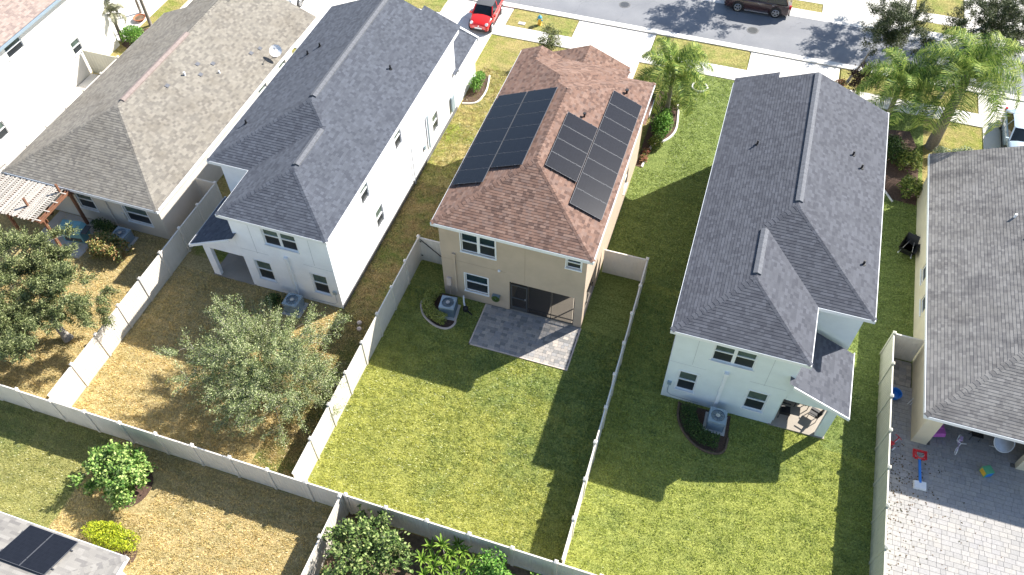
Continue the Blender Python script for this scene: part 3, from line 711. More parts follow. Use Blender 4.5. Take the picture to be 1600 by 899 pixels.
H2 = two_storey('white_house', 'white two-storey house with slate roof, between the tan bungalow and the solar house', TM, -1, 'wall_white', 'shingle_slate', 'joint', 0)
# dark grey strip along the base of the white house's long wall and its attached garage front
b = MB(); b.box(-16.37, -16.34, 21.6, 38.4, 0, .3); b.build('footing', 'footing_grey', H2)
roof_mesh([Block(-21.6, -16.2, 38.0, 41.95, 2.9, 'WE')]).build('garage_roof', 'shingle_slate', H2)
fascia(H2, [(-21.6, -16.2, 38.6, 41.95, 2.9, 'WE')])
wall(H2, 'wall_white', 'x', -16.38, 38.5, 41.7, 0, 2.8, 1); wall(H2, 'wall_white', 'y', 41.9, -21.4, -16.38, 0, 2.8, 1)
b = MB(); zg = lambda x: 2.9+PT*min(x+21.6, -16.2-x)
for xa, xb in ((-21.7, -18.9), (-18.9, -16.1)):
    b.raw([(xa, yy, zg(xa)+d) for yy in (41.96, 42.1) for d in (-.15, .12)]+[(xb, yy, zg(xb)+d) for yy in (41.96, 42.1) for d in (-.15, .12)], [(0, 4, 5, 1), (2, 3, 7, 6), (1, 5, 7, 3), (0, 2, 6, 4), (0, 1, 3, 2), (4, 6, 7, 5)])
b.build('rake_board', 'trim', H2)
b = MB(); b.box(-16.31, -16.24, 33.6, 33.72, .8, 3.2); b.box(-16.31, -16.22, 37.3, 37.75, .6, 1.7); b.box(-16.31, -16.26, 32.9, 33.1, 1.2, 1.5); b.build('utility_box', 'ac_light', H2)
b = MB(); b.tube([(-16.28, 31.2, .05), (-16.28, 31.2, 3.1)], .03, 6); b.build('downpipe', 'joint', H2)

# ---- the tan house with the solar roof
def solar_house():
    ze = 5.6; h = thing('solar_house', 'tan two-storey house with brown shingle roof carrying solar panels', 'house', (-8, 30, 0))
    bl = [Block(-11.95, -4.05, 23.9, 37.4, ze), Block(-11.95, -5.6, 30, 38.0, ze, 'WEN'), Block(-11.95, -9.6, 35, 38.15, ze, 'WE')]
    roof_mesh(bl).build('roof', 'shingle_brown', h)
    roof_mesh([Block(-11.35, -6.2, 37.2, 42.0, 2.9, 'WE')]).build('garage_roof', 'shingle_brown', h)
    roof_mesh([Block(-6.9, -4.2, 37.2, 40.2, 2.75, 'WEN')]).build('porch_roof', 'shingle_brown', h)
    zr = ze+3.95*PT
    caps([((-11.95, 23.9, ze), (-8, 27.85, zr), .29), ((-4.05, 23.9, ze), (-8, 27.85, zr), .29), ((-8, 28.0, zr), (-8, 33.4, zr), PT), ((-4.05, 37.4, ze), (-8, 33.45, zr), .29),
          ((-8.77, 34.22, 6.92), (-8.0, 33.45, zr), .29), ((-8.77, 34.3, 6.92), (-8.77, 34.85, 6.92), PT), ((-10.77, 36.82, 6.09), (-8.77, 34.82, 6.92), .29), ((-10.77, 36.9, 6.09), (-10.77, 38.1, 6.09), PT), ((-5.6, 38.0, ze), (-8.77, 34.83, 6.92), .29), ((-8.78, 39, 3.98), (-8.78, 41.9, 3.98), PT)]).build('hip_cap', 'shingle_brown', h, kind='stuff')
    fascia(h, [(-11.95, -4.05, 23.9, 37.4, ze, 'WESN'), (-11.95, -5.6, 37.4, 38.0, ze, 'WEN'), (-11.35, -6.2, 38.2, 42, 2.9, 'WEN'), (-6.9, -4.2, 38.2, 40.2, 2.75, 'EN')])
    WT = ze-.15; W = 'wall_tan'
    wins = [(-10.6, -8.85, 3.82, 5.15, True), (-10.52, -9.3, .78, 2.12, False), (-5.33, -4.63, 4.5, 5.16, False)]
    wall(h, W, 'y', 24.15, -11.72, -4.35, 0, WT, -1, [(a, b_, c, d) for a, b_, c, d, e in wins]+[(-8.15, -4.77, 0, 2.32)])
    for a, b_, c, d, e in wins: window(h, 'y', 24.15, a, b_, c, d, -1, e, 'glass_blue', 'glass_low')
    wall(h, W, 'x', -11.72, 24.35, 37.0, 0, WT, -1)
    sidew = [(29.2, 4.2, .7, .9), (33, 1.2, .9, 1.3)]
    wall(h, W, 'x', -4.35, 24.35, 37.0, 0, WT, 1, [(24.6, 27.0, 0.0, 2.32)]+[(y, y+a, z, z+b_) for y, z, a, b_ in sidew])
    for y, z, a, b_ in sidew: window(h, 'x', -4.35, y, y+a, z, z+b_, 1, surround=False)
    wall(h, W, 'y', 37.2, -11.72, -4.35, 0, WT, 1)
    wall(h, W, 'x', -6.4, 37.2, 41.6, 0, 2.8, 1); wall(h, W, 'y', 41.8, -11.2, -6.4, 0, 2.8, 1); wall(h, W, 'x', -11.2, 37.2, 41.6, 0, 2.8, -1)
    # screened lanai inside the ground floor
    b = MB(); b.box(-8.4, -8.2, 24.36, 27.3, 0, 2.5); b.box(-8.2, -4.56, 27.1, 27.3, 0, 2.5); b.build('lanai_wall', W, h)
    b = MB(); b.box(-8.3, -4.56, 24.36, 27.3, 2.5, 2.6); b.build('lanai_ceiling', 'trim', h)
    b = MB(); b.box(-8.2, -4.36, 24.14, 27.1, -.02, .055); b.build('lanai_floor', 'slab', h)
    b = MB()
    def fr(x0, x1, z0, z1): b.box(x0, x1, 24.2, 24.245, z0, z1)
    for x in (-8.15, -7.22, -5.99, -4.82): fr(x, x+.05, .055, 2.32)
    fr(-8.1, -4.82, 2.27, 2.318); fr(-8.1, -4.82, .057, .3 if False else .11); fr(-7.17, -4.82, .36, .4); fr(-8.1, -7.22, 2.08, 2.13)
    b.box(-4.5, -4.455, 24.62, 27.0, .3, .34); b.box(-4.5, -4.455, 25.75, 25.8, .055, 2.3); b.box(-4.5, -4.455, 24.6, 27., 2.26, 2.31)
    b.build('screen_frame', 'bronze', h)
    b = MB(); b.box(-8.09, -7.23, 24.19, 24.225, .12, .35); b.box(-8.09, -8.03, 24.19, 24.23, .35, 2.08); b.box(-7.29, -7.23, 24.19, 24.23, .35, 2.08); b.box(-8.03, -7.29, 24.19, 24.23, 1.02, 1.09); b.box(-8.03, -7.29, 24.19, 24.23, 2.02, 2.08)
    d = b.build('screen_door', 'steel_dark', h); b = MB(); b.box(-7.36, -7.3, 24.16, 24.19, 1.05, 1.17); b.build('handle', 'steel', d)
    b = MB()
    for x0, x1 in ((-8.05, -7.25), (-7.15, -6.01), (-5.93, -4.85)): b.quad([(x0, 24.222, .12), (x1, 24.222, .12), (x1, 24.222, 2.27), (x0, 24.222, 2.27)])
    b.build('screen', 'screen_mesh', h)
    b = MB(); b.box(-8.15, -4.9, 27.05, 27.09, .06, 2.3); b.build('sliding_door', 'glass_low', h)
    MB().box(-7.366, -7.354, 24.143, 24.148, 2.45, 5.4).build('control_joint', 'joint_tan', h); MB().box(-11.7, -8.3, 24.143, 24.148, 2.95, 2.962).build('control_joint', 'joint_tan', h)
    b = MB(); b.box(-11.07, -10.96, 24.06, 24.146, .5, 3.4); b.box(-11.1, -10.93, 24.05, 24.146, 3.4, 3.5); b.build('line_cover', W, h)
    b = MB(); b.box(-11.52, -11.28, 24.03, 24.146, .9, 1.5); b.tube([(-11.4, 24.1, .9), (-11.4, 24.1, .1)], .02, 6); b.build('utility_box', 'kerb_stone', h)
    b = MB(); b.lathe((-8.67, 24.12, 2.98), [(.02, -.02), (.07, 0), (.07, .05), (.03, .08)], 12); b.build('light_fixture', 'white_paint', h)
    MB().lathe((-5.25, 35.45, ze+PT*1.2), [(.06, 0), (.06, .2), (.1, .22), (.1, .28)], 10).build('vent_pipe', 'black', h); b = MB(); b.lathe((-6.75, 32.15, ze+PT*2.7), [(.05, 0), (.05, .22), (.09, .24), (.08, .28)], 10); b.build('vent_pipe', 'black', h)
    return h
solar_house()

# ---- solar arrays
def solar(name, label, grid, eave_x, ze, dirx, group, px, py, x_at, y0, T3, lift=.14):
    pass
def solar_array(label, cells, plane, upv, along, pw, ph, origin, gap=.02, group='rooftop solar arrays'):
    """cells: (i up-slope, j along) panel positions; origin is the lower corner on the roof plane"""
    o = Vector(origin); u = Vector(upv).normalized(); a = Vector(along).normalized(); n = a.cross(u).normalized()
    if n.z < 0: n = -n
    t = thing('solar_array', label, 'solar array', tuple(o), group=group)
    for i, j in cells:
        p0 = o+u*(i*(pw+gap))+a*(j*(ph+gap))+n*.13
        c = p0+u*pw/2+a*ph/2
        fr = MB(); fr.obox(c, u*pw/2, a*ph/2, n*.02); f = fr.build('panel', 'solar_frame', t)
        g = MB(); e = .013; q = [p0+u*e+a*e+n*.0225, p0+u*(pw-e)+a*e+n*.0225, p0+u*(pw-e)+a*(ph-e)+n*.0225, p0+u*e+a*(ph-e)+n*.0225]
        g.quad(q if a.cross(u).z < 0 else q[::-1], [(0, 0), (pw, 0), (pw, ph), (0, ph)] if a.cross(u).z < 0 else [(0, ph), (pw, ph), (pw, 0), (0, 0)])
        g.build('glass', 'solar_cell', f)
    # rails under the panels, poking out at the ends, and the seams of bright clamps
    for i in sorted(set(c[0] for c in cells)):
        js = [c[1] for c in cells if c[0] == i]; r = MB()
        for fr_ in (.22, .78):
            p = o+u*(i*(pw+gap)+pw*fr_)+n*.07; r.bar(p+a*(min(js)*(ph+gap)-.08), p+a*((max(js)+1)*(ph+gap)+.06), .04)
            for j in js+[max(js)+1]: r.obox(p+a*(j*(ph+gap)-gap/2)+n*.09, u*.025, a*.012, n*.012)
        r.build('rail', 'solar_rail', t)
    return t
UL = (1, 0, PT); UR = (-1, 0, PT); AY = (0, 1, 0)
ze = 5.6
zl = lambda x: ze+PT*(x+11.95); zr_ = lambda x: ze+PT*(-4.05-x)
solar_array('upper-left solar array, the dark block nearest the ridge on the brown roof', [(0, j) for j in range(6)], None, UL, AY, 1.72, 1.0, (-10.12, 27.45, zl(-10.12)))
solar_array('lower-left solar array, the dark column along the left eave of the brown roof', [(0, j) for j in range(7)], None, UL, AY, 1.72, 1.0, (-11.76, 26.42, zl(-11.76)))
solar_array('short four-panel solar array beside the ridge on the right slope of the brown roof', [(0, j) for j in range(4)], None, UR, AY, 1.72, 1.0, (-5.98, 27.72, zr_(-5.98)))
solar_array('long eight-panel solar array along the right eave of the brown roof', [(0, j) for j in range(8)], None, UR, AY, 1.72, 1.07, (-4.34, 26.3, zr_(-4.34)))

# ---- bungalows
def bungalow(name, label, x0, x1, y0, y1, ze, wmat, rmat, winy=(), winx=(), winw=(), inset=.35, hips='SWEN', open_rear=None, extra=()):
    h = thing(name, label, 'house', ((x0+x1)/2, (y0+y1)/2, 0))
    roof_mesh([Block(x0, x1, y0, y1, ze, hips)]+list(extra)).build('roof', rmat, h)
    hw = min((x1-x0), (y1-y0))/2; zr = ze+hw*PT; xm = (x0+x1)/2
    ln = []
    if 'S' in hips: ln += [((x0, y0, ze), (xm, y0+hw, zr), .29), ((x1, y0, ze), (xm, y0+hw, zr), .29)]
    if 'N' in hips: ln += [((x0, y1, ze), (xm, y1-hw, zr), .29), ((x1, y1, ze), (xm, y1-hw, zr), .29)]
    ln.append(((xm, y0+hw, zr), (xm, y1-(hw if 'N' in hips else 0), zr), PT))
    caps(ln).build('hip_cap', rmat, h, kind='stuff')
    fascia(h, [(x0, x1, y0, y1, ze, 'WESN')])
    WT = ze-.15; a, b_, c, d = x0+inset, x1-inset, y0+inset, y1-inset
    if open_rear is None:
        wall(h, wmat, 'y', c, a, b_, 0, WT, -1, [(q[0], q[1], q[2], q[3]) for q in winy])
        for q in winy: window(h, 'y', c, q[0], q[1], q[2], q[3], -1, q[4] if len(q) > 4 else False)
    wall(h, wmat, 'x', b_, c+.2, d-.2, 0, WT, 1, [(q[0], q[1], q[2], q[3]) for q in winx])
    for q in winx: window(h, 'x', b_, q[0], q[1], q[2], q[3], 1, surround=False)
    wall(h, wmat, 'x', a, c+.2, d-.2, 0, WT, -1, [(q[0], q[1], q[2], q[3]) for q in winw])
    for q in winw: window(h, 'x', a, q[0], q[1], q[2], q[3], -1, surround=False)
    wall(h, wmat, 'y', d, a, b_, 0, WT, 1)
    return h
H1 = bungalow('tan_bungalow', 'beige single-storey bungalow with long taupe hip roof beside the pergola', -37.0, -27.2, 22.6, 38.5, 2.75, 'wall_beige', 'shingle_taupe', hips='SWE', extra=[Block(-36.0, -27.2, 30, 41.2, 2.75, 'WE')],
              winy=[(-33.0, -31.9, .95, 2.2), (-29.9, -28.4, .85, 2.1)], winx=[(33.8, 34.7, 1.3, 2.3), (36.4, 37.2, 1.3, 2.3)])
ridge_vent((-32.1, 27.9, 2.75+4.9*PT), (-32.1, 34.6, 2.75+4.9*PT)).build('ridge_vent', 'vent_pink', H1)
b = MB()
for x, y in ((-30.9, 30.3), (-30.5, 32.8), (-30.0, 32.2), (-29.9, 33.4), (-28.7, 35.6), (-28.5, 36.3)):
    z = 2.75+PT*(-27.2-x); b.obox((x, y, z+.05), (.10, 0, -.10*PT), (0, .13, 0), (PT*.02, 0, .02))
b.build('roof_patch', 'vent_slate', H1)
MB().cyl((-30.6, 31.6, 2.75+PT*3.4-.1), .06, .35, 10).build('vent_pipe', 'white_paint', H1); MB().cyl((-29.3, 33.0, 2.75+PT*2.1-.1), .05, .3, 10).build('vent_pipe', 'white_paint', H1)
b = MB(); b.tube([(-30.95, 22.9, .1), (-30.95, 22.9, 2.5)], .04, 6); b.box(-30.2, -30.0, 22.85, 22.95, 1.0, 1.4); b.build('downpipe', 'wall_beige', H1)

H4 = bungalow('cream_bungalow', 'cream single-storey bungalow with grey streaked roof above the toy-strewn patio', 11.4, 21.2, 22.3, 39.7, 2.75, 'wall_cream', 'shingle_grey',
              winw=[(29.5, 30.5, .95, 2.15), (31.6, 32.6, .95, 2.15)], open_rear=True, hips='SWE')
b = MB()
for xa, xb, ya, yb, za, zb in ((11.75, 12.42, 22.65, 22.848, 0, 2.58), (16.25, 17.0, 22.65, 22.95, 0, 2.58), (12.42, 16.25, 22.66, 22.9, 2.4, 2.58), (17.0, 20.8, 22.66, 22.9, 0, 2.58), (11.95, 17.0, 25.6, 25.8, 0, 2.58), (16.8, 17.0, 22.95, 25.6, 0, 2.58)): b.box(xa, xb, ya, yb, za, zb)
b.build('lanai_wall', 'wall_cream', H4)
b = MB(); b.box(12.8, 15.6, 25.55, 25.6, .05, 2.15); b.build('sliding_door', 'glass_low', H4)
MB().cyl((14.9, 34.3, 2.75+PT*3.5-.1), .06, .35, 10).build('vent_pipe', 'white_paint', H4); MB().cyl((15.4, 32.9, 2.75+PT*4-.1), .09, .25, 10).build('vent_pipe', 'white_paint', H4)

HL = thing('rose_roof_house', 'tall cream house with pinkish shingle roof in the far left corner', 'house', (-45, 30, 0))
roof_mesh([Block(-49.5, -40.75, 22, 37.9, 5.6)]).build('roof', 'shingle_rose', HL)
fascia(HL, [(-49.5, -40.75, 22, 37.9, 5.6, 'WESN')])
b = MB(); b.box(-40.74, -40.62, 22, 37.9, 5.5, 5.63); b.build('gutter', 'ac_light', HL)
lw = [(29.45, 30.8, 4.45, 5.3), (33.85, 34.65, 1.7, 2.6), (26.1, 26.9, .9, 1.9)]
wall(HL, 'wall_chalk', 'x', -41.05, 22.5, 37.4, 0, 5.45, 1, lw)
for q in lw: window(HL, 'x', -41.05, *q, 1, surround=False)
wall(HL, 'wall_chalk', 'y', 22.3, -49.2, -41.05, 0, 5.45, -1); wall(HL, 'wall_chalk', 'y', 37.6, -49.2, -41.05, 0, 5.45, 1); wall(HL, 'wall_cream', 'x', -49.2, 22.5, 37.4, 0, 5.45, -1)

HB = bungalow('pale_bungalow', 'pale-roofed single-storey house with two solar panels in the bottom left corner', -29.5, -17.8, -8, 6.25, 2.8, 'wall_white', 'shingle_pale')
zb = lambda y: 2.8+PT*(6.25-y)
solar_array('two-panel dark blue solar array on the pale bungalow roof at bottom left', [(0, 0), (0, 1)], None, (0, -1, PT), (-1, 0, 0), 1.72, 1.1, (-19.86, 6.1, zb(6.1)))

# ---------------------------------------------------------------- fences
def panel_mesh(wd, h=1.82):
    b = MB(); n = 11; x0 = 0; st = wd/n; t = .019
    for sgn in (-1, 1):
        for i in range(n):
            a = i*st; pts = [(a+.008, sgn*t), (a+st-.008, sgn*t), (a+st, sgn*(t-.012)), (a+st+.008, sgn*t)]
            for (p, q) in zip(pts[:-1], pts[1:]) if i < n-1 else [(pts[0], pts[1])]:
                f = [(p[0], p[1], .08), (q[0], q[1], .08), (q[0], q[1], h-.04), (p[0], p[1], h-.04)]; b.quad(f if sgn < 0 else f[::-1])
    b.box(0, wd, -.03, .03, h-.09, h); b.box(0, wd, -.03, .03, .03, .15); return b
def post_mesh(h=1.88):
    b = MB(); r = .064; b.box(-r, r, -r, r, -.02, h); q = .08
    b.box(-q, q, -q, q, h, h+.03); b.raw([(-q, -q, h+.03), (q, -q, h+.03), (q, q, h+.03), (-q, q, h+.03), (0, 0, h+.085)], [(0, 1, 4), (1, 2, 4), (2, 3, 4), (3, 0, 4)]); return b
POSTS = {}
def fence(label, p0, p1, n, mat='vinyl', first=True, last=True, cat='fence', name='vinyl_fence'):
    p0 = Vector((*p0, 0)); p1 = Vector((*p1, 0)); d = p1-p0; L = d.length; ang = math.atan2(d.y, d.x); st = L/n
    t = thing(name, label, cat, tuple(p0), ang, 'white vinyl privacy fences')
    pm = panel_mesh(st-.125)
    pan = None; pst = None
    for i in range(n):
        if pan is None: pan = pm.build('panel', mat, t, local=True); pan.location = (.0625, 0, 0)
        else: inst(pan, 'panel', t, (i*st+.0625, 0, random.uniform(-.01, .01)), (random.uniform(-.006, .006), 0, 0))
    for i in range(n+1):
        if (i == 0 and not first) or (i == n and not last): continue
        if pst is None: pst = post_mesh().build('post', mat, t, local=True); pst.location = (i*st, 0, 0)
        else: inst(pst, 'post', t, (i*st, 0, random.uniform(-.015, .015)), (random.uniform(-.008, .008), random.uniform(-.008, .008), 0))
    return t
fence('fence left of the dry yard, running from the tan bungalow to the rear fence', (-26.2, 11.68), (-26.15, 26.2), 8, first=False)
fence('fence between the dry yard and the solar house lawn', (-13.8, 11.68), (-13.8, 25.93), 8, first=False)
fence('fence between the solar house lawn and the blue-grey house lawn, seen nearly edge-on', (-1.86, 11.68), (-1.97, 28.1), 9, first=False)
fence('weathered fence along the toy patio at right, beside the blue-grey house yard', (10.36, 3.4), (10.25, 27.2), 13, 'vinyl_old')
fence('long rear fence closing the back yards from left edge to centre', (-38.76, 11.55), (-11.22, 11.55), 15)
fence('rear fence continuing behind the leafy hedge at bottom centre', (-11.22, 11.55), (1.6, 11.55), 7, first=False)
fence('fence running down from the rear fence beside the leafy hedge, bottom centre', (-11.42, 11.43), (-11.42, 2.2), 5)
fence('short fence return and gate joining the solar house at its left rear corner', (-13.8, 25.93), (-11.75, 25.93), 1, first=False, last=False)
gt = fence_gate = bpy.data.objects.get('vinyl_fence.007')
for nm, b in (('brace', MB().bar((.12, -.05, 1.7), (1.75, -.05, .25), .035)), ('hinge', MB().box(.0, .16, -.06, -.035, 1.5, 1.56)), ('hinge', MB().box(.0, .16, -.06, -.035, .4, .46))):
    b.build(nm, 'black', gt, local=True)
fence('short two-panel fence joining the solar house at its right side', (-1.97, 28.1), (-4.3, 28.1), 1, first=False, last=False)
fence('short fence return between the tan bungalow and the dry yard fence', (-26.15, 26.2), (-27.5, 26.2), 1, first=False, last=False)
fence('short fence return joining the cream bungalow wall above the toy patio', (10.25, 27.2), (11.74, 27.2), 1, first=False, last=False)
fence('fence between the rose-roofed house and the tan bungalow at far left', (-38.2, 22.0), (-38.2, 34.4), 7, 'vinyl')
fence('short cream gate fence against the rose-roofed house wall, far left', (-38.2, 34.4), (-41.0, 34.4), 1, 'vinyl_old', first=False, last=False)

# ---------------------------------------------------------------- pavers
def pavers(name, x0, x1, y0, y1, dx, dy, mat, limit=300, z=.045, order=None, skip=None):
    root_mb = MB(); root_mb.quad([(x0, y0, z-.032), (x1, y0, z-.032), (x1, y1, z-.032), (x0, y1, z-.032)]); root = root_mb.build(name, 'joint_sand'); root['kind'] = 'structure'
    protos = []; wsz = [dx*.62, dx, dx*1.3]
    for k, wv in enumerate(wsz):
        b = MB(); hx, hy = wv/2-.003, dy/2-.003; c = .005
        b.raw([(-hx, -hy, 0), (hx, -hy, 0), (hx, hy, 0), (-hx, hy, 0), (-hx, -hy, .026), (hx, -hy, .026), (hx, hy, .026), (-hx, hy, .026), (-hx+c, -hy+c, .032), (hx-c, -hy+c, .032), (hx-c, hy-c, .032), (-hx+c, hy-c, .032)],
              [(0, 1, 5, 4), (1, 2, 6, 5), (2, 3, 7, 6), (3, 0, 4, 7), (4, 5, 9, 8), (5, 6, 10, 9), (6, 7, 11, 10), (7, 4, 8, 11), (8, 9, 10, 11)])
        protos.append(b)
    spots = []; ny = int(round((y1-y0)/dy)); sy = (y1-y0)/ny
    for j in range(ny):
        x = x0; y = y0+(j+.5)*sy
        while x < x1-.05:
            k = random.choice((0, 1, 1, 2)); wv = wsz[k]
            if x+wv > x1+.02: k = 0; wv = wsz[0]
            if x+wv > x1+.08: break
            if not (skip and skip(x+wv/2, y)): spots.append((x+wv/2, y, k))
            x += wv
    if order: spots.sort(key=order)
    made = {}; rest = MB()
    for n, (x, y, k) in enumerate(spots):
        zz = z-.032+random.uniform(-.002, .003)
        if n < limit:
            if k not in made: o = protos[k].build('paver', mat, root, local=True); made[k] = o; o.location = (x, y, zz)
            else: inst(made[k], 'paver', root, (x, y, zz), (random.uniform(-.008, .008), random.uniform(-.008, .008), 0))
        else: rest.raw([(a+x, b_+y, c+zz) for a, b_, c in protos[k].v], protos[k].f)
    if rest.v: o = rest.build('paving', mat, root); o['kind'] = 'stuff'
    return root
pavers('patio', -9.38, -4.37, 21.52, 24.12, .27, .19, 'paver_grey')
pavers('patio', 10.45, 19.6, 11.5, 25.6, .34, .225, 'paver_pale', order=lambda s: s[1]+(100 if s[0] > 16.5 else 0), skip=lambda x, y: (x > 11.75 and 22.6 < y < 22.98 and (x < 12.45 or x > 16.2)))
pavers('patio', 10.45, 11.72, 25.62, 27.1, .34, .225, 'paver_grey', limit=40)
b = MB(); b.box(-9.45, -9.385, 21.45, 24.1, -.01, .05); b.box(-9.45, -4.3, 21.45, 21.515, -.01, .05); b.box(-4.365, -4.3, 21.516, 24.1, -.01, .05); struct('patio_edging', b, 'kerb_stone')

# ---------------------------------------------------------------- vegetation
def np_mesh(name, verts, nper, mat, parent=None, kind=None, uv=False):
    """verts: (F*nper,3) array of separate faces"""
    v = np.asarray(verts, dtype=np.float32); nv = len(v); nf = nv//nper
    me = bpy.data.meshes.new(name); me.vertices.add(nv); me.vertices.foreach_set('co', v.ravel())
    me.loops.add(nv); me.loops.foreach_set('vertex_index', np.arange(nv, dtype=np.int32))
    me.polygons.add(nf); me.polygons.foreach_set('loop_start', np.arange(0, nv, nper, dtype=np.int32))
    try: me.polygons.foreach_set('loop_total', np.full(nf, nper, dtype=np.int32))
    except Exception: pass
    me.materials.append(M[mat]); me.update(calc_edges=True); me.validate()
    o = bpy.data.objects.new(name, me); COL.objects.link(o)
    if parent: o.parent = parent
    if kind: o['kind'] = kind
    return o
def leaf_quads(P, size, aspect=.5, upb=.5, var=.35, dirs=None):
    n = len(P); nrm = rng.normal(size=(n, 3)); nrm[:, 2] = np.abs(nrm[:, 2])+upb; nrm /= np.linalg.norm(nrm, axis=1)[:, None]
    d = rng.normal(size=(n, 3)) if dirs is None else dirs+rng.normal(size=(n, 3))*.45
    d -= nrm*(d*nrm).sum(1)[:, None]; d /= np.linalg.norm(d, axis=1)[:, None]+1e-9; s = np.cross(nrm, d)
    L = size*(1+rng.uniform(-var, var, n))[:, None]; W = L*aspect
    return np.stack([P-d*L*.5, P+s*W*.5, P+d*L*.5+nrm*L*.05, P-s*W*.5], 1).reshape(-1, 3)
def tree(name, label, cat, base, ch, trunk_top, crown_c, crown_r, nclump, leaves_per, leaf, mat, bark, size=.09, r0=.14, twig=.5, seed=1, group=None, hollow=.45, clump=.35, branchy=.0, lean=(0, 0), flat=1.0, aspect=.38):
    """trunk, limbs grown towards clump centres scattered through the crown's volume, leaf-sized faces round every twig"""
    rg = np.random.default_rng(seed); t = thing(name, label, cat, base, group=group); b = MB()
    tt = Vector(trunk_top); nodes = []; steps = 5
    for i in range(steps+1):
        f = i/steps; p = Vector((tt.x*f+.06*sin(3*f+seed), tt.y*f+.05*cos(2*f*3+seed)-.05*1, tt.z*f)); nodes.append((p, r0*(1-.45*f), -1 if i == 0 else len(nodes)-1, i))
    b.tube([n[0] for n in nodes], [n[1]*(1.35 if i == 0 else 1) for i, n in enumerate(nodes)], 8)
    cc = np.array(crown_c); cr = np.array(crown_r); pts = []
    while len(pts) < nclump:
        q = rg.normal(size=3); q /= np.linalg.norm(q); rr = (hollow+(1-hollow)*rg.random())*(1+.18*sin(q[0]*5+seed)+.14*sin(q[1]*7+seed*2)); p = cc+q*rr*cr
        if p[2] > .15: pts.append(p)
    pts.sort(key=lambda p: np.linalg.norm(p-np.array(tt)))
    LP = []; LD = []
    for p in pts:
        P = Vector(p); best = None; bd = 1e9
        for k, n in enumerate(nodes):
            if n[3] < 2: continue
            d = (P-n[0]).length+ n[3]*.02
            if d < bd: bd = d; best = k
        a = nodes[best]; seg = 3; prev = best; q0 = a[0]; path = [q0]; rads = [min(a[1]*.8, .012+.028*(P-q0).length)]
        mid = (q0+P)/2+Vector((rg.normal()*.12, rg.normal()*.12, .12*bd))
        for i in range(1, seg+1):
            f = i/seg; q = q0.lerp(mid, f).lerp(mid.lerp(P, f), f); r = rads[0]*(1-f*.75)+.004; path.append(q); rads.append(r)
            nodes.append((q, r, prev, a[3]+i)); prev = len(nodes)-1
        b.tube(path, rads, 5, cap=False)
        d0 = (P-q0).normalized() if (P-q0).length > 0 else Vector((0, 0, 1)); out = Vector(p-cc); out = out.normalized() if out.length else d0
        for k in range(5):
            dd = (d0*.5+out*.8+Vector(rg.normal(size=3))*.7+Vector((0, 0, .25))).normalized(); L = twig*rg.uniform(.6, 1.3); e = P+dd*L
            b.tube([P, P.lerp(e, .5)+Vector(rg.normal(size=3))*.04, e], [.008, .006, .003], 3, cap=False)
            m = leaves_per//5; f = rg.random(m)**.7; pp = np.array(P)[None]+np.array(dd)[None]*(L*f)[:, None]+rg.normal(size=(m, 3))*clump*.28*np.array([1, 1, flat])
            LP.append(pp); LD.append(np.repeat(np.array(dd)[None], m, 0))
    w_ = b.build('trunk', bark, t, local=True, smooth=True)
    LP = np.concatenate(LP); LD = np.concatenate(LD)
    o = np_mesh('crown', leaf_quads(LP, size, aspect, dirs=LD), 4, mat, t, 'stuff'); return t
def shrub(name, label, cat, base, rad, n, mat, size=.09, group=None, stems=6, wob=.12, seed=1, aspect=.55, shape=None, top=1.0, bark='bark'):
    rg = np.random.default_rng(seed); t = thing(name, label, cat, base, group=group); b = MB(); rx, ry, rz = rad
    for k in range(stems):
        a = 2*pi*k/stems+rg.random(); e = Vector((rx*.7*cos(a), ry*.7*sin(a), rz*1.2)); b.tube([(0, 0, 0), tuple(e*.5+Vector((0, 0, .1))), tuple(e)], [.025, .018, .008], 5, cap=False)
    b.build('stem', bark, t, local=True)
    q = rg.normal(size=(n, 3)); q /= np.linalg.norm(q, axis=1)[:, None]; q[:, 2] = np.where(q[:, 2] < -.55, -q[:, 2], q[:, 2])
    fr = 1+wob*(np.sin(q[:, 0]*6+seed)+np.sin(q[:, 1]*7+seed*2)+np.sin(q[:, 2]*8+seed))*.8+.5*wob*np.sin(q[:, 0]*17+q[:, 1]*13)
    rr = (rg.random(n)**.35)*fr; P = q*rr[:, None]*np.array([rx, ry, rz])+np.array([0, 0, rz*.95])
    P = P[P[:, 2] > .03]
    # knock holes where noise is low, so gaps show
    g = np.sin(P[:, 0]*5.1/rx*.6+seed)*np.sin(P[:, 1]*5.7/ry*.6+1)*np.sin(P[:, 2]*6.3/rz*.6+2); P = P[g > -.55]
    np_mesh('foliage', leaf_quads(P, size, aspect, dirs=np.tile([[0, 0, .4]], (len(P), 1))), 4, mat, t, 'stuff'); return t

# oaks and yard trees
tree('oak_tree', 'bushy grey-green oak in the dry yard beside the pergola, left edge', 'tree', (-28.75, 15.6, 0), 5, (-1.0, .2, 2.0), (-1.7, -.1, 3.0), (3.8, 4.0, 1.8), 200, 620, .09, 'oak_leaf', 'bark_pale', size=.105, r0=.2, twig=.55, seed=3, hollow=.3)
tree('oak_tree', 'wispy open-branched oak in the dry yard behind the white house', 'tree', (-17.9, 15.6, 0), 5, (.1, .2, 1.1), (.5, .3, 2.3), (3.45, 3.05, 1.8), 175, 540, .08, 'willow_leaf', 'bark_pale', size=.08, r0=.13, twig=1.0, seed=11, hollow=.25, clump=.3)
tree('street_tree', 'dark thin-crowned street oak on the near verge right of the blue-grey house', 'tree', (7.2, 48.75, 0), 5, (.5, .1, 2.4), (1.6, .1, 4.5), (2.0, 1.8, 1.9), 110, 230, .08, 'dark_leaf', 'bark_pale', size=.11, r0=.1, twig=.5, seed=5, hollow=.25, group='street trees along the verge')
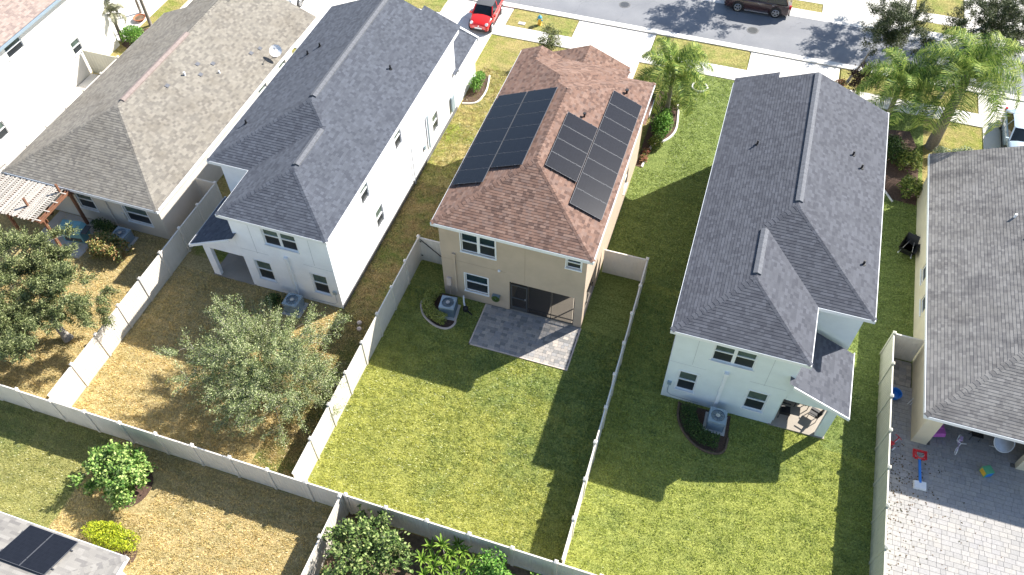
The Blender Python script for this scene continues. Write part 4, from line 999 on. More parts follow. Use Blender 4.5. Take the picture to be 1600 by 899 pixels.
tree('street_tree', 'broad dense dark oak in the top right corner of the picture', 'tree', (12.9, 48.9, 0), 5, (.3, .2, 2.8), (1.5, 1.1, 5.2), (2.6, 2.3, 2.1), 150, 260, .09, 'dark_leaf', 'bark_pale', size=.11, r0=.13, twig=.5, seed=6, hollow=.3, group='street trees along the verge')
for x, y, sd, lab in ((.0, 57.9, 21, 'street oak across the road whose shade falls behind the maroon car, crown above the frame'), (10.6, 58.0, 22, 'street oak across the road behind the near dark oak, crown above the frame'), (16.2, 58.4, 23, 'street oak across the road at the far right, crown above the frame')):
    tree('street_tree', lab, 'tree', (x, y, 0), 5, (.1, .1, 2.6), (.1, -.2, 5.4), (3.1, 2.6, 1.9), 90, 130, .1, 'dark_leaf', 'bark_pale', size=.16, r0=.13, twig=.6, seed=sd, hollow=.3, group='street trees along the verge')
tree('young_tree', 'small upright leafy tree in front of the solar house garage', 'tree', (-12.35, 45.3, 0), 3, (0, 0, .8), (0, 0, 1.5), (.75, .7, 1.1), 34, 75, .1, 'oak_leaf', 'bark', size=.13, r0=.04, twig=.3, seed=8)
tree('plum_tree', 'small purple-leaved tree beside the street oak trunk', 'tree', (7.6, 47.2, 0), 3, (0, 0, .9), (.3, .1, 1.6), (1.1, .9, .9), 34, 60, .1, 'purple_leaf', 'bark', size=.17, r0=.05, twig=.35, seed=9)
tree('grey_shrub_tree', 'silvery open shrub tree behind the queen palm by the driveway', 'tree', (-4.6, 45.6, 0), 3, (0, 0, .6), (0, 0, 1.2), (.9, .9, .8), 26, 60, .1, 'silver_leaf', 'bark_pale', size=.1, r0=.04, twig=.4, seed=10)

def palm(label, base, h, nf, fl, mat='palm_leaf', r=.17, seed=1, lean=(0, 0), group='queen palms', droop=1.0, wid=.62, skirt=0):
    rg = random.Random(seed); t = thing('palm_tree', label, 'palm', base, group=group); b = MB()
    n = 9; pts = [(lean[0]*(i/n)**1.5, lean[1]*(i/n)**1.5, h*i/n) for i in range(n+1)]; rr = [r*(1.25-.35*min(1, i/n*1.4))*(1+.05*(i % 2)) for i in range(n+1)]
    b.tube(pts, rr, 12); b.tube([pts[-1], (pts[-1][0], pts[-1][1], h+.45)], [r*.9, r*.35], 10); b.build('trunk', 'palm_trunk', t, local=True, smooth=True)
    protos = []
    for v in range(4):
        L = fl*(.88+.1*v); V = []; m = 64; spine = []; el = .75-.12*v
        p = Vector((0, 0, 0)); ang = el+.45
        for i in range(m+1):
            spine.append(p.copy()); ang -= (1.75+.25*v)*droop/m*(.5+i/m); p = p+Vector((cos(ang), 0, sin(ang)))*(L/m)
        for i in range(4, m):
            f = i/m; wl = wid*sin(pi*min(1, .12+f*.93))**.6*(fl/2.2); d = (spine[i+1]-spine[i]).normalized()
            for sd in (-1, 1):
                for rep in range(2):
                    o = spine[i].lerp(spine[i+1], rg.random()); ln = wl*rg.uniform(.75, 1.1); side = Vector((0, sd, 0)); upv = Vector((0, 0, 1))*rg.uniform(-.5, .55)
                    dr = (side*.85+d*.55+upv).normalized(); q = o+dr*ln*.55; e = q+(dr*.55+Vector((0, 0, -.75*rg.uniform(.6, 1.2)))).normalized()*ln*.5; wv = d*.015
                    V += [o-wv, o+wv, q+wv*.9, q-wv*.9, q-wv*.9, q+wv*.9, e+wv*.1, e-wv*.1]
        mesh_o = np_mesh('frond', np.array([tuple(x) for x in V]), 4, mat, t)
        protos.append((mesh_o, spine, L))
    made = [0]*4
    for k in range(nf):
        v = min(3, int(k/nf*4)); a = k*2.39996+rg.uniform(-.2, .2); o, spine, L = protos[v]
        pitch = (.30-.95*(k/nf))*1.0; loc = (pts[-1][0], pts[-1][1], h+.35-.3*k/nf)
        if not made[v]: ob = o; made[v] = 1
        else: ob = inst(o, 'frond', t, loc)
        ob.location = loc; ob.rotation_euler = Euler((rg.uniform(-.15, .15), -pitch, a), 'XYZ')
        if not ob.get('rib'):
            rb = MB(); rb.tube(spine[::8], [.022-.0021*q for q in range(len(spine[::8]))], 4)
        if v not in RIBS.setdefault(t.name, {}):
            rr_ = rb.build('rib', 'hedge_leaf', ob, local=True); RIBS[t.name][v] = rr_
        else: inst(RIBS[t.name][v], 'rib', ob, (0, 0, 0))
    return t
RIBS = {}
palm('queen palm beside the solar house, over the curved shrub bed', (-3.5, 41.5, 0), 3.2, 19, 3.1, 'palm_leaf', .13, 2, droop=1.15)
palm('lush left queen palm of the upper-right pair, beside the blue-grey house corner', (9.2, 43.2, 0), 4.1, 22, 3.2, 'palm_leaf', .15, 4, droop=1.25)
palm('tall thick-trunked queen palm at upper right, in front of the cream bungalow', (12.45, 43.9, 0), 4.9, 21, 4.0, 'palm_leaf', .29, 5, droop=1.15, wid=.75)
palm('small dull grey-green palm with thin drooping crown by the rose-roofed house', (-41.15, 38.1, 0), 2.0, 9, 1.3, 'palm_leaf_dull', .12, 6, droop=1.3, group='palms by the rose-roofed house')
palm('slim palm trunk at the top left whose crown is cut off', (-40.35, 40.3, 0), 5.6, 9, 1.5, 'palm_leaf', .1, 7, group='palms by the rose-roofed house')
palm('slim palm trunk behind the clay pot at top left', (-41.9, 41.4, 0), 5.2, 9, 1.5, 'palm_leaf', .08, 8, group='palms by the rose-roofed house')

# shrubs and hedges
G_ = 'garden shrubs in the back yards'
tree('magnolia_shrub', 'round glossy bright green small tree in the lower left yard', 'tree', (-21.1, 9.6, 0), 3, (-.1, 0, .7), (-.25, .2, 1.1), (1.35, 1.25, .7), 80, 120, .1, 'magnolia_leaf', 'bark_pale', size=.15, r0=.06, twig=.3, seed=31, hollow=.4, aspect=.6)
shrub('yellow_shrub', 'clipped yellow-green shrub beside the pale bungalow roof at lower left', 'shrub', (-20.4, 7.3, 0), (1.3, .6, .42), 4600, 'yellow_leaf', .085, seed=2, wob=.06)
shrub('croton_shrub', 'mottled green and salmon croton beside the tan bungalow air conditioner', 'shrub', (-30.2, 21.1, 0), (1.25, .85, .62), 4200, 'croton_leaf', .12, seed=3)
shrub('shrub', 'dark green shrub under the tan bungalow rear window', 'shrub', (-31.3, 22.3, 0), (.8, .4, .5), 1500, 'hedge_leaf_dark', .1, seed=4)
shrub('round_shrub', 'round bright green shrub in the mulch strip by the rose-roofed house', 'shrub', (-40.2, 38.2, 0), (.85, .8, .62), 3200, 'shrub_leaf', .1, seed=5, wob=.05)
shrub('shrub', 'bright green shrub on mulch beside the white house garage wall', 'shrub', (-15.85, 40.9, 0), (.42, .95, .5), 2000, 'shrub_leaf', .1, seed=6)
shrub('shrub', 'tall bright green shrubs in the curved bed below the queen palm', 'shrub', (-3.5, 40.3, 0), (.62, 1.35, .6), 4200, 'shrub_leaf', .11, seed=7)
shrub('shrub', 'fresh green shrub in the curved bed nearest the solar house wall', 'shrub', (-3.6, 38.7, 0), (.42, .45, .4), 1300, 'hedge_leaf', .1, seed=8)
shrub('shrub', 'yellow-green foliage at the far end of the curved bed behind the palm trunk', 'shrub', (-3.4, 42.6, 0), (.7, .8, .6), 2200, 'hedge_leaf', .12, seed=9)
shrub('bromeliad', 'red-leaved bromeliad clump at the near end of the curved bed', 'plant', (-4.0, 37.35, 0), (.25, .35, .16), 260, 'pink_leaf', .16, seed=10, stems=3)
shrub('bromeliad', 'second red bromeliad clump, closer to the green shrub in the curved bed', 'plant', (-3.95, 38.0, 0), (.22, .25, .16), 200, 'pink_leaf', .16, seed=12, stems=3)
shrub('shrub', 'small yellow shrub beside the young tree in front of the solar house', 'shrub', (-12.9, 44.6, 0), (.5, .35, .3), 800, 'yellow_leaf', .1, seed=13)
shrub('silver_shrub', 'silvery rounded shrub at the front corner of the cream bungalow', 'shrub', (14.2, 42.9, 0), (1.1, .65, .5), 3000, 'silver_leaf', .1, seed=14)
shrub('silver_shrub', 'low silvery shrub beside the thick palm trunk', 'shrub', (12.9, 42.9, 0), (.55, .5, .4), 1100, 'silver_leaf', .1, seed=15)
shrub('shrub', 'leafy green shrub by the cream bungalow side wall, near the palm shadows', 'shrub', (11.15, 39.3, 0), (.65, .75, .55), 2000, 'hedge_leaf', .13, seed=16)
shrub('shrub', 'green shrub between the two queen palms at upper right', 'shrub', (11.0, 41.7, 0), (.8, .8, .55), 2200, 'hedge_leaf', .13, seed=17)
shrub('shrub', 'dark undergrowth below the left queen palm at upper right', 'shrub', (9.7, 42.1, 0), (1.1, 1.0, .7), 3200, 'hedge_leaf_dark', .14, seed=18)
shrub('pink_shrub', 'small pink-tipped shrub at the foot of the street oak', 'shrub', (6.7, 48.1, 0), (.45, .4, .3), 600, 'pink_leaf', .1, seed=19)
shrub('shrub', 'small green tuft between the tan bungalow and the white house front', 'shrub', (-26.2, 43.6, 0), (.5, .5, .4), 800, 'shrub_leaf', .11, seed=20)
shrub('shrub', 'bright shrub behind the front roof edge of the white house', 'shrub', (-22.4, 45.6, 0), (.7, .6, .5), 1400, 'shrub_leaf', .12, seed=24)
shrub('shrub', 'dark shrub beside the white house air conditioner, behind the wispy oak', 'shrub', (-19.9, 20.7, 0), (.45, .4, .38), 1200, 'hedge_leaf_dark', .09, seed=25)
# hedge line behind the rear fence, lower centre
tree('hedge_bush', 'large mixed green leafy bush behind the rear fence, left of bottom centre', 'bush', (-9.4, 9.6, 0), 4, (0, 0, .8), (0, 0, 1.65), (1.75, 1.55, 1.15), 84, 90, .1, 'bush_leaf', 'bark', size=.14, r0=.06, twig=.45, seed=41, hollow=.2, aspect=.6)
tree('hedge_bush', 'orange-flecked bush at the bottom edge behind the rear fence', 'bush', (-9.0, 7.6, 0), 4, (0, 0, .6), (0, 0, 1.1), (1.6, 1.1, .8), 50, 70, .1, 'croton_leaf', 'bark', size=.13, r0=.05, twig=.4, seed=42, hollow=.2, aspect=.6)
tree('hedge_bush', 'slender light green sapling poking above the rear fence beside the spiky plants', 'bush', (-4.3, 10.6, 0), 3, (0, 0, .8), (0, 0, 1.4), (.6, .5, .9), 26, 60, .1, 'shrub_leaf', 'bark', size=.12, r0=.03, twig=.3, seed=43, hollow=.2, aspect=.65)
tree('hedge_bush', 'small light green bush at the foot of the rear fence corner, bottom right of centre', 'bush', (-2.6, 10.4, 0), 3, (0, 0, .5), (0, 0, 1.0), (.7, .5, .6), 20, 50, .1, 'shrub_leaf', 'bark', size=.12, r0=.03, twig=.3, seed=44, hollow=.2, aspect=.65)
def frangipani(label, base, n, seed, R=1.1, top=1.6, leafL=.46):
    """plant of upright stems, each ending in a rosette of long pointed leaves; every big leaf is a part"""
    rg = random.Random(seed); t = thing('spiky_plant', label, 'plant', base, group='spiky rosette plants behind the rear fence'); b = MB(); L = None
    for k in range(n):
        a = k*2.4; rr = R*math.sqrt((k+.5)/n); c = Vector((rr*cos(a), rr*sin(a), top*rg.uniform(.7, 1.05)*(1-.25*rr/R))); b.tube([(0, 0, 0), tuple(Vector((c.x*.6, c.y*.6, c.z*.5))), tuple(c)], [.04, .03, .02], 5, cap=False)
        for j in range(14):
            if L is None:
                lb = MB(); sg = [(0, .015), (.25, .036), (.55, .04), (.8, .024), (1, .003)]
                for (f0, w0), (f1, w1) in zip(sg, sg[1:]):
                    z0, z1 = .12*sin(f0*2.4)*1., .12*sin(f1*2.4); x0, x1 = f0*leafL, f1*leafL
                    lb.quad([(x0, -w0, z0+.015), (x1, -w1, z1+.015), (x1, 0, z1), (x0, 0, z0)]); lb.quad([(x0, 0, z0), (x1, 0, z1), (x1, w1, z1+.015), (x0, w0, z0+.015)])
                L = lb.build('leaf', 'frangi_leaf', t, local=True); ob = L
            else: ob = inst(L, 'leaf', t, (0, 0, 0))
            ob.location = c+Vector((0, 0, rg.uniform(-.1, .05))); s_ = rg.uniform(.75, 1.15); ob.scale = (s_, s_, s_)
            ob.rotation_euler = (rg.uniform(-.3, .3), -rg.uniform(-.15, .8), j*2.4+rg.uniform(-.3, .3))
    b.build('stem', 'bark_pale', t, local=True); return t
frangipani('large clump of spiky rosette leaves behind the rear fence, bottom centre', (-6.1, 10.1, 0), 24, 3, 1.35, 1.75)
frangipani('smaller clump of spiky rosettes at the bottom edge, in front of the large clump', (-5.9, 8.0, 0), 13, 5, 1.1, 1.3)

# beds: mulch, edging, low hedges
def curve_pts(pts, n=6):
    out = []; P = [pts[0]]+list(pts)+[pts[-1]]
    for i in range(1, len(P)-2):
        p0, p1, p2, p3 = P[i-1], P[i], P[i+1], P[i+2]
        for k in range(n):
            t_ = k/n; out.append(tuple(.5*((2*p1[j])+(-p0[j]+p2[j])*t_+(2*p0[j]-5*p1[j]+4*p2[j]-p3[j])*t_**2+(-p0[j]+3*p1[j]-3*p2[j]+p3[j])*t_**3) for j in (0, 1)))
    out.append(pts[-1]); return out
def edging(label, pts, mat='kerb_stone', w=.11, h=.09):
    c = curve_pts(pts); b = MB(); n = len(c)
    L = [];
    for i, (x, y) in enumerate(c):
        a = Vector(c[min(i+1, n-1)])-Vector(c[max(i-1, 0)]); a.normalize(); s = Vector((-a.y, a.x)); L.append([(x-s.x*w/2, y-s.y*w/2, -.01), (x-s.x*w/2, y-s.y*w/2, h*.6), (x-s.x*w*.25, y-s.y*w*.25, h), (x+s.x*w*.25, y+s.y*w*.25, h), (x+s.x*w/2, y+s.y*w/2, h*.6), (x+s.x*w/2, y+s.y*w/2, -.01)])
    for i in range(n-1):
        for k in range(5): b.quad([L[i][k], L[i+1][k], L[i+1][k+1], L[i][k+1]][::-1])
    b.quad(L[0]); b.quad(L[-1][::-1]); o = b.build('bed_edging', mat, loc=(pts[0][0], pts[0][1], 0)); tag(o, label, 'edging', 'curved garden bed edgings')
def hedge(label, pts, w, h, mat, seed=1, dens=1500, size=.07, lo=.0):
    c = curve_pts(pts, 4); rg = np.random.default_rng(seed); t = thing('hedge', label, 'hedge', (pts[0][0], pts[0][1], 0), group='low hedges around the air conditioners'); b = MB(); LP = []
    for (x0, y0), (x1, y1) in zip(c, c[1:]):
        L = math.hypot(x1-x0, y1-y0); n = int(L*dens); f = rg.random(n); a = rg.random(n)*2*pi; rr = np.sqrt(rg.random(n))**.6*(1+.15*np.sin(f*9+x0*3)); s = np.array([-(y1-y0), x1-x0])/max(L, 1e-6)
        off = np.cos(a)*rr*w/2; z = h*.55+np.sin(a)*rr*h*.5; LP.append(np.stack([x0+(x1-x0)*f+s[0]*off-pts[0][0], y0+(y1-y0)*f+s[1]*off-pts[0][1], np.maximum(z, .03)], 1))
        b.tube([(x0-pts[0][0], y0-pts[0][1], 0), ((x0+x1)/2-pts[0][0], (y0+y1)/2-pts[0][1], h*.5)], [.02, .01], 4, cap=False)
    b.build('stem', 'bark', t, local=True); P = np.concatenate(LP); np_mesh('foliage', leaf_quads(P, size, .6, dirs=np.tile([[0, 0, .4]], (len(P), 1))), 4, mat, t, 'stuff')
bedC = [(-11.9, 24.1), (-12.6, 23.5), (-12.65, 23.05), (-12.27, 22.45), (-11.67, 22.08), (-11.16, 21.95), (-10.75, 22.05), (-10.55, 22.4), (-10.62, 22.75)]
poly_sheet('mulch', bedC+[(-10.7, 22.9), (-11.0, 24.1)], .018, 'mulch', 'stuff')
edging('curved edging kerb round the air conditioner bed of the solar house', bedC[1:])
hedge('low yellow-green hedge curling round the solar house air conditioner', [(-12.05, 24.1), (-12.3, 23.3), (-12.05, 22.7), (-11.5, 22.4), (-11.0, 22.3)], .62, .6, 'hedge_bright', 1)
bed3 = [(1.25, 21.4), (1.35, 20.6), (1.7, 19.95), (2.35, 19.4), (3.1, 19.2), (3.65, 19.45), (3.75, 20.2)]
poly_sheet('mulch', bed3+[(3.7, 21.4)], .018, 'mulch', 'stuff')
edging('dark curved edging round the air conditioner bed of the blue-grey house', bed3, 'soil')
hedge('low dark hedge curling round the blue-grey house air conditioner', [(1.75, 21.2), (1.8, 20.6), (2.15, 20.05), (2.7, 19.75), (3.35, 19.7)], .75, .6, 'hedge_leaf_dark', 2)
bedS = [(-3.97, 36.7), (-3.93, 37.53), (-3.9, 38.13), (-3.72, 38.85), (-3.24, 39.3), (-2.84, 39.94), (-2.68, 40.68), (-2.75, 41.6), (-3.0, 43.0), (-3.6, 44.0)]
poly_sheet('mulch', [(-4.34, 36.7)]+bedS+[(-4.34, 44.2)], .02, 'mulch', 'stuff')
edging('pale curved edging of the shrub bed beside the solar house', bedS, 'concrete', .14, .1)
poly_sheet('mulch', [(-16.3, 39.0), (-15.4, 39.4), (-15.25, 40.6), (-15.5, 42.1), (-16.3, 42.4)], .02, 'mulch', 'stuff')
edging('pale edging of the small mulch bed by the white house garage', [(-16.25, 38.95), (-15.4, 39.35), (-15.2, 40.6), (-15.5, 42.2)], 'concrete')
poly_sheet('mulch', [(10.3, 38.5), (9.2, 40.5), (8.6, 42.5), (9.3, 44.6), (11.2, 45.0), (11.8, 43), (11.7, 38.4)], .02, 'mulch', 'stuff')
edging('pale edging of the bed below the queen palms at right', [(10.4, 38.3), (9.2, 40.4), (8.5, 42.5), (9.3, 44.7)], 'concrete')
poly_sheet('mulch', [(-41.0, 37.7), (-38.6, 36.6), (-38.5, 39.8), (-39.6, 40.6), (-40.9, 39.5)], .022, 'mulch', 'stuff')
poly_sheet('soil', [*curve_pts([(-21.6, 8.8), (-20.7, 8.7), (-20.2, 9.4), (-20.4, 10.3), (-21.3, 10.6), (-22.0, 9.9)])], .016, 'mulch', 'stuff')
poly_sheet('soil', [*curve_pts([(-21.3, 6.6), (-19.3, 6.5), (-19.1, 7.1), (-19.7, 7.6), (-21.1, 7.5)])], .017, 'mulch', 'stuff')
b = MB(); 
for k in range(40):
    a = 2*pi*k/40; x, y = -3.0+1.0*cos(a), 43.6+.55*sin(a)
b.ring((-2.0, 45.3, .05), .5, .07, 24, 5); o = b.build('ring_edging', 'concrete', loc=(-2.0, 45.3, 0)); tag(o, 'small pale ring edging on the lawn right of the queen palm', 'edging')

# grass blades: short crossing blades, joined
def grass(label, rects, per, mat, size=.085, skips=(), name='grass'):
    V = []
    for x0, x1, y0, y1 in rects:
        n = int((x1-x0)*(y1-y0)*per*1.9); x = rng.uniform(x0, x1, n); y = rng.uniform(y0, y1, n); k = np.ones(n, bool)
        cl = np.sin(x*7.3+3*np.sin(y*2.1))*np.sin(y*6.7+2*np.sin(x*2.9)); k &= rng.random(n) < (.62+.38*cl)
        for a, b_, c, d in skips: k &= ~((x > a) & (x < b_) & (y > c) & (y < d))
        x = x[k]; y = y[k]; n = len(x); a = rng.uniform(0, 2*pi, n); L = size*rng.uniform(.6, 1.4, n)*(1+.25*cl[k]); wv = .015*rng.uniform(.7, 1.4, n); el = rng.uniform(.5, 1.4, n)
        dx, dy = np.cos(a), np.sin(a); z = np.full(n, .003)
        p0 = np.stack([x-dy*wv, y+dx*wv, z], 1); p1 = np.stack([x+dy*wv, y-dx*wv, z], 1); p2 = np.stack([x+dx*L*np.cos(el), y+dy*L*np.cos(el), z+L*np.sin(el)*.9], 1)
        V.append(np.stack([p0, p1, p2], 1).reshape(-1, 3))
    o = np_mesh(name, np.concatenate(V), 3, mat+'_blade'); tag(o, label, 'grass'); o['kind'] = 'stuff'; return o
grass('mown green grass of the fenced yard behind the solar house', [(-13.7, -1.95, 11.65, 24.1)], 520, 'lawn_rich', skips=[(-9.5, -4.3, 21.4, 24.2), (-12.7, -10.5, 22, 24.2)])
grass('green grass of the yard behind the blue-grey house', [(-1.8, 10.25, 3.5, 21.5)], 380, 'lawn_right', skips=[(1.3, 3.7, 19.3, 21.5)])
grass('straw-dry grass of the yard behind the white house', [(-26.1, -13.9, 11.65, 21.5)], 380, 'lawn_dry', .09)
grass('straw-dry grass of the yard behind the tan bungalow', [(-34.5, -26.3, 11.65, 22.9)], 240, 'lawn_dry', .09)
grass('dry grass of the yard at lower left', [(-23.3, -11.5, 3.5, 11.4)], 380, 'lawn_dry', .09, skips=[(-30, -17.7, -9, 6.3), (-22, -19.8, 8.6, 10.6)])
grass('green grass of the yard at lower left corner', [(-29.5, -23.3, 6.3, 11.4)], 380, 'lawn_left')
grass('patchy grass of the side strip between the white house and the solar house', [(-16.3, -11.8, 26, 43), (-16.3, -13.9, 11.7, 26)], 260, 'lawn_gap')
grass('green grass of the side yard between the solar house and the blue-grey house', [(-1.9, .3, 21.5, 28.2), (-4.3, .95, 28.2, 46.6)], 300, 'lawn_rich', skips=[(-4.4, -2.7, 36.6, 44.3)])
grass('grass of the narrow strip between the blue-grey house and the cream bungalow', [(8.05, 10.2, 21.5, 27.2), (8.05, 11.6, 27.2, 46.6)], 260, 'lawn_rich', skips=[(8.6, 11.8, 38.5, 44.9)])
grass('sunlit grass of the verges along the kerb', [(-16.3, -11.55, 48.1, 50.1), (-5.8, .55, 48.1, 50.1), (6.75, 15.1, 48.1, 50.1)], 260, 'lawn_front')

# ---------------------------------------------------------------- equipment and things in the yards
def ac(label, x, y, rz, body, s=.78, h=.82):
    t = thing('air_conditioner', label, 'air conditioner', (x, y, 0), rz, 'outdoor air conditioner units'); a = s/2
    b = MB(); b.box(-a-.12, a+.12, -a-.12, a+.12, -.01, .07); b.build('pad', 'concrete_grey', t, local=True)
    b = MB(); b.box(-a+.02, a-.02, -a+.02, a-.02, .07, h-.06)
    for k in range(9):        # louvred sides
        z = .13+k*(h-.25)/9
        b.box(-a, a, -a, -a+.02, z, z+.035); b.box(-a, a, a-.02, a, z, z+.035); b.box(-a, -a+.02, -a, a, z, z+.035); b.box(a-.02, a, -a, a, z, z+.035)
    for sx in (-1, 1):
        for sy in (-1, 1): b.box(sx*a-.03*(sx > 0), sx*a+.03*(sx < 0), sy*a-.03*(sy > 0), sy*a+.03*(sy < 0), .07, h-.05)
    b.build('body', body, t, local=True)
    n = 24; b = MB(); r = a*.8; sq = []      # top frame with round opening
    for k in range(n):
        an = 2*pi*k/n; c, s_ = cos(an), sin(an); m = max(abs(c), abs(s_)); sq.append(((c/m)*a*1.02, (s_/m)*a*1.02))
    for k in range(n):
        k2 = (k+1) % n; c0, s0, c1, s1 = cos(2*pi*k/n), sin(2*pi*k/n), cos(2*pi*k2/n), sin(2*pi*k2/n)
        b.quad([(r*c0, r*s0, h), (sq[k][0], sq[k][1], h), (sq[k2][0], sq[k2][1], h), (r*c1, r*s1, h)]); b.quad([(r*c1, r*s1, h), (r*c1, r*s1, h-.2), (r*c0, r*s0, h-.2), (r*c0, r*s0, h)])
        b.quad([(sq[k][0], sq[k][1], h), (sq[k][0], sq[k][1], h-.07), (sq[k2][0], sq[k2][1], h-.07), (sq[k2][0], sq[k2][1], h)])
    b.build('top', body if body == 'ac_light' else 'ac_light', t, local=True)
    b = MB(); b.cyl((0, 0, h-.24), r, .02, 20); b.build('well', 'black', t, local=True)
    b = MB()
    for k in range(4):
        an = k*pi/2; b.obox((cos(an)*r*.5, sin(an)*r*.5, h-.14), (cos(an)*r*.42, sin(an)*r*.42, 0), (-sin(an)*.08, cos(an)*.08, .03), (0, 0, .004))
    b.build('fan', 'steel_dark', t, local=True)
    b = MB()
    for q in (.3, .5, .7, .9): b.ring((0, 0, h+.005), r*q, .006, 20, 4)
    for k in range(8): an = k*pi/4; b.bar((0, 0, h+.008), (r*cos(an), r*sin(an), h+.005), .008)
    b.build('grille', 'steel_dark', t, local=True); b = MB(); b.cyl((0, 0, h-.02), .1, .05, 12); b.build('hub', 'steel', t, local=True)
    return t
ac('grey-green air conditioner inside the curved hedge of the solar house', -11.1, 23.05, .1, 'ac_body')
ac('pale blue air conditioner against the blue-grey house wall', 3.05, 20.75, 0, 'ac_light')
ac('air conditioner behind the wispy oak at the white house wall', -18.75, 20.75, 0, 'ac_light')
ac('air conditioner between the croton bush and the tan bungalow wall', -29.9, 22.0, .0, 'ac_light', .8, .8)
t = thing('hose_reel', 'dark green garden hose reel hanging on the tan wall beside the screen door', 'hose reel', (-8.85, 24.0, .85))
b = MB(); b.ring((0, -.03, 0), .17, .05, 18, 6, 'y'); b.ring((0, -.03, 0), .11, .05, 16, 6, 'y'); b.build('hose', 'hedge_leaf_dark', t, local=True)
b = MB(); b.box(-.2, .2, -.02, .14, .1, .2); b.box(-.04, .04, .0, .14, -.2, .1); b.build('bracket', 'ac_body', t, local=True)
t = thing('leaf_blower', 'black leaf blower with a white tube lying by the solar house air conditioner', 'leaf blower', (-10.3, 23.4, 0), -.4)
b = MB(); b.lathe((0, 0, 0), [(.12, 0), (.16, .1), (.14, .25), (.06, .3)], 10); b.build('motor', 'black', t, local=True)
b = MB(); b.tube([(0, .0, .15), (-.25, .15, .3), (-.45, .35, .55)], [.05, .045, .04], 8); b.build('tube', 'plastic_white', t, local=True)
b = MB(); b.bar((.0, 0, .12), (.5, -.05, .1), .06); b.build('nozzle', 'black', t, local=True)
# small sacks / stones
for k, (x, y) in enumerate(((-15.2, 20.95), (-15.05, 20.6))):
    b = MB(); b.lathe((x, y, 0), [(.02, 0), (.14, .02), (.12, .1), (.03, .14)], 7); o = b.build('stone', 'kerb_stone', loc=(x, y, 0)); tag(o, ['pale stone lying on the strip beside the white house corner', 'second, nearer pale stone beside the white house corner'][k], 'stone')

# pergola with lattice roof
t = thing('pergola', 'cedar pergola with pale lattice roof behind the tan bungalow, left edge', 'pergola', (-35, 21.5, 0)); hz = 2.5
px0, px1, py0, py1 = -38.0, -32.75, 20.15, 23.15
for x in (px0+.3, -35.2, px1):
    for y in (py0+.25, py1-.6):
        b = MB(); b.box(x-.07, x+.07, y-.07, y+.07, 0, hz); b.build('post', 'cedar', t)
for y in (py0+.25, py1-.6):
    b = MB(); b.box(px0, px1+.15, y-.12, y-.08, hz-.2, hz+.02); b.box(px0, px1+.15, y+.08, y+.12, hz-.2, hz+.02); b.build('beam', 'cedar', t)
for x in (px1-.09, px1+.06, -34.1, -35.4, -36.7, px0+.3):
    b = MB(); b.box(x-.022, x+.022, py0-.05, py1-.02, hz+.022, hz+.17); b.build('rafter', 'cedar', t)
n = 44; sb = None
for k in range(n):
    x = px0+(px1-.35-px0)*k/(n-1)+random.uniform(-.008, .008)
    if sb is None: b = MB(); b.box(-.042, .042, py0-.12, py1+.1, 0, .02); sb = b.build('slat', 'lattice', t, local=True); sb.location = (x+35, -21.5, hz+.195); 
    else: inst(sb, 'slat', t, (x+35, -21.5+random.uniform(-.04, .04), hz+.195), (0, 0, random.uniform(-.008, .008)))
for k in range(22):
    y = py0+.05+(py1-py0-.1)*k/21; b = MB(); b.box(px0, px1-.25 if k % 5 else px1+.1, y-.035, y+.035, hz+.174, hz+.192); b.build('batten', 'lattice', t)
for x, y in ((-34.0, 20.9), (-33.05, 22.3)):
    b = MB(); b.bar((x, y, hz+.17), (x, y, hz+.75), .1); b.build('post', 'cedar', t)
# grill with a teal cover
t = thing('grill', 'teal covered barbecue grill under the pergola', 'grill', (-32.6, 21.5, 0), .15)
b = MB(); v = [(-.6, -.35, 0), (.6, -.35, 0), (.6, .35, 0), (-.6, .35, 0), (-.62, -.37, .8), (.62, -.37, .8), (.62, .37, .85), (-.62, .37, .85), (-.55, -.2, 1.12), (.55, -.2, 1.12), (.55, .25, 1.16), (-.55, .25, 1.16)]
b.raw(v, [(0, 1, 5, 4), (1, 2, 6, 5), (2, 3, 7, 6), (3, 0, 4, 7), (4, 5, 9, 8), (5, 6, 10, 9), (6, 7, 11, 10), (7, 4, 8, 11), (8, 9, 10, 11)]); b.build('cover', 'cover_teal', t, local=True)
b = MB(); b.box(.6, .95, -.3, .3, .78, .82); b.box(-.5, .5, -.36, -.352, .1, .7); b.build('side_shelf', 'steel_dark', t, local=True)
o = MB().box(-34.9, -31.6, 20.2, 22.9, -.01, .03); struct('paved_area', o, 'concrete_grey')

# satellite dish on the tan bungalow eave
t = thing('satellite_dish', 'white satellite dish on the right eave of the tan bungalow', 'satellite dish', (-27.45, 36.3, 2.86))
b = MB(); b.tube([(0, 0, 0), (0, 0, .35), (.1, -.05, .55)], .03, 6); b.build('mast', 'steel', t, local=True)
b = MB(); n = 18; c = Vector((.12, -.08, .62)); ax = Vector((.3, -.55, .75)).normalized(); u = ax.cross(Vector((0, 0, 1))).normalized(); v = ax.cross(u)
rings = [(0, -.07), (.15, -.06), (.3, -.02), (.38, .02)]
for (ra, da), (rb, db) in zip(rings, rings[1:]):
    for k in range(n):
        a0, a1 = 2*pi*k/n, 2*pi*(k+1)/n; P = lambda r, d, a: c+ax*d+(u*cos(a)*1.0+v*sin(a))*r
        b.quad([P(ra, da, a0), P(rb, db, a0), P(rb, db, a1), P(ra, da, a1)])
b.build('dish', 'white_paint', t, local=True, smooth=True); b = MB(); b.tube([c-v*.3, c+ax*.45], .012, 5); b.box(c.x+ax.x*.45-.04, c.x+ax.x*.45+.04, c.y+ax.y*.45-.04, c.y+ax.y*.45+.04, c.z+ax.z*.45-.04, c.z+ax.z*.45+.04); b.build('feed_arm', 'steel', t, local=True)

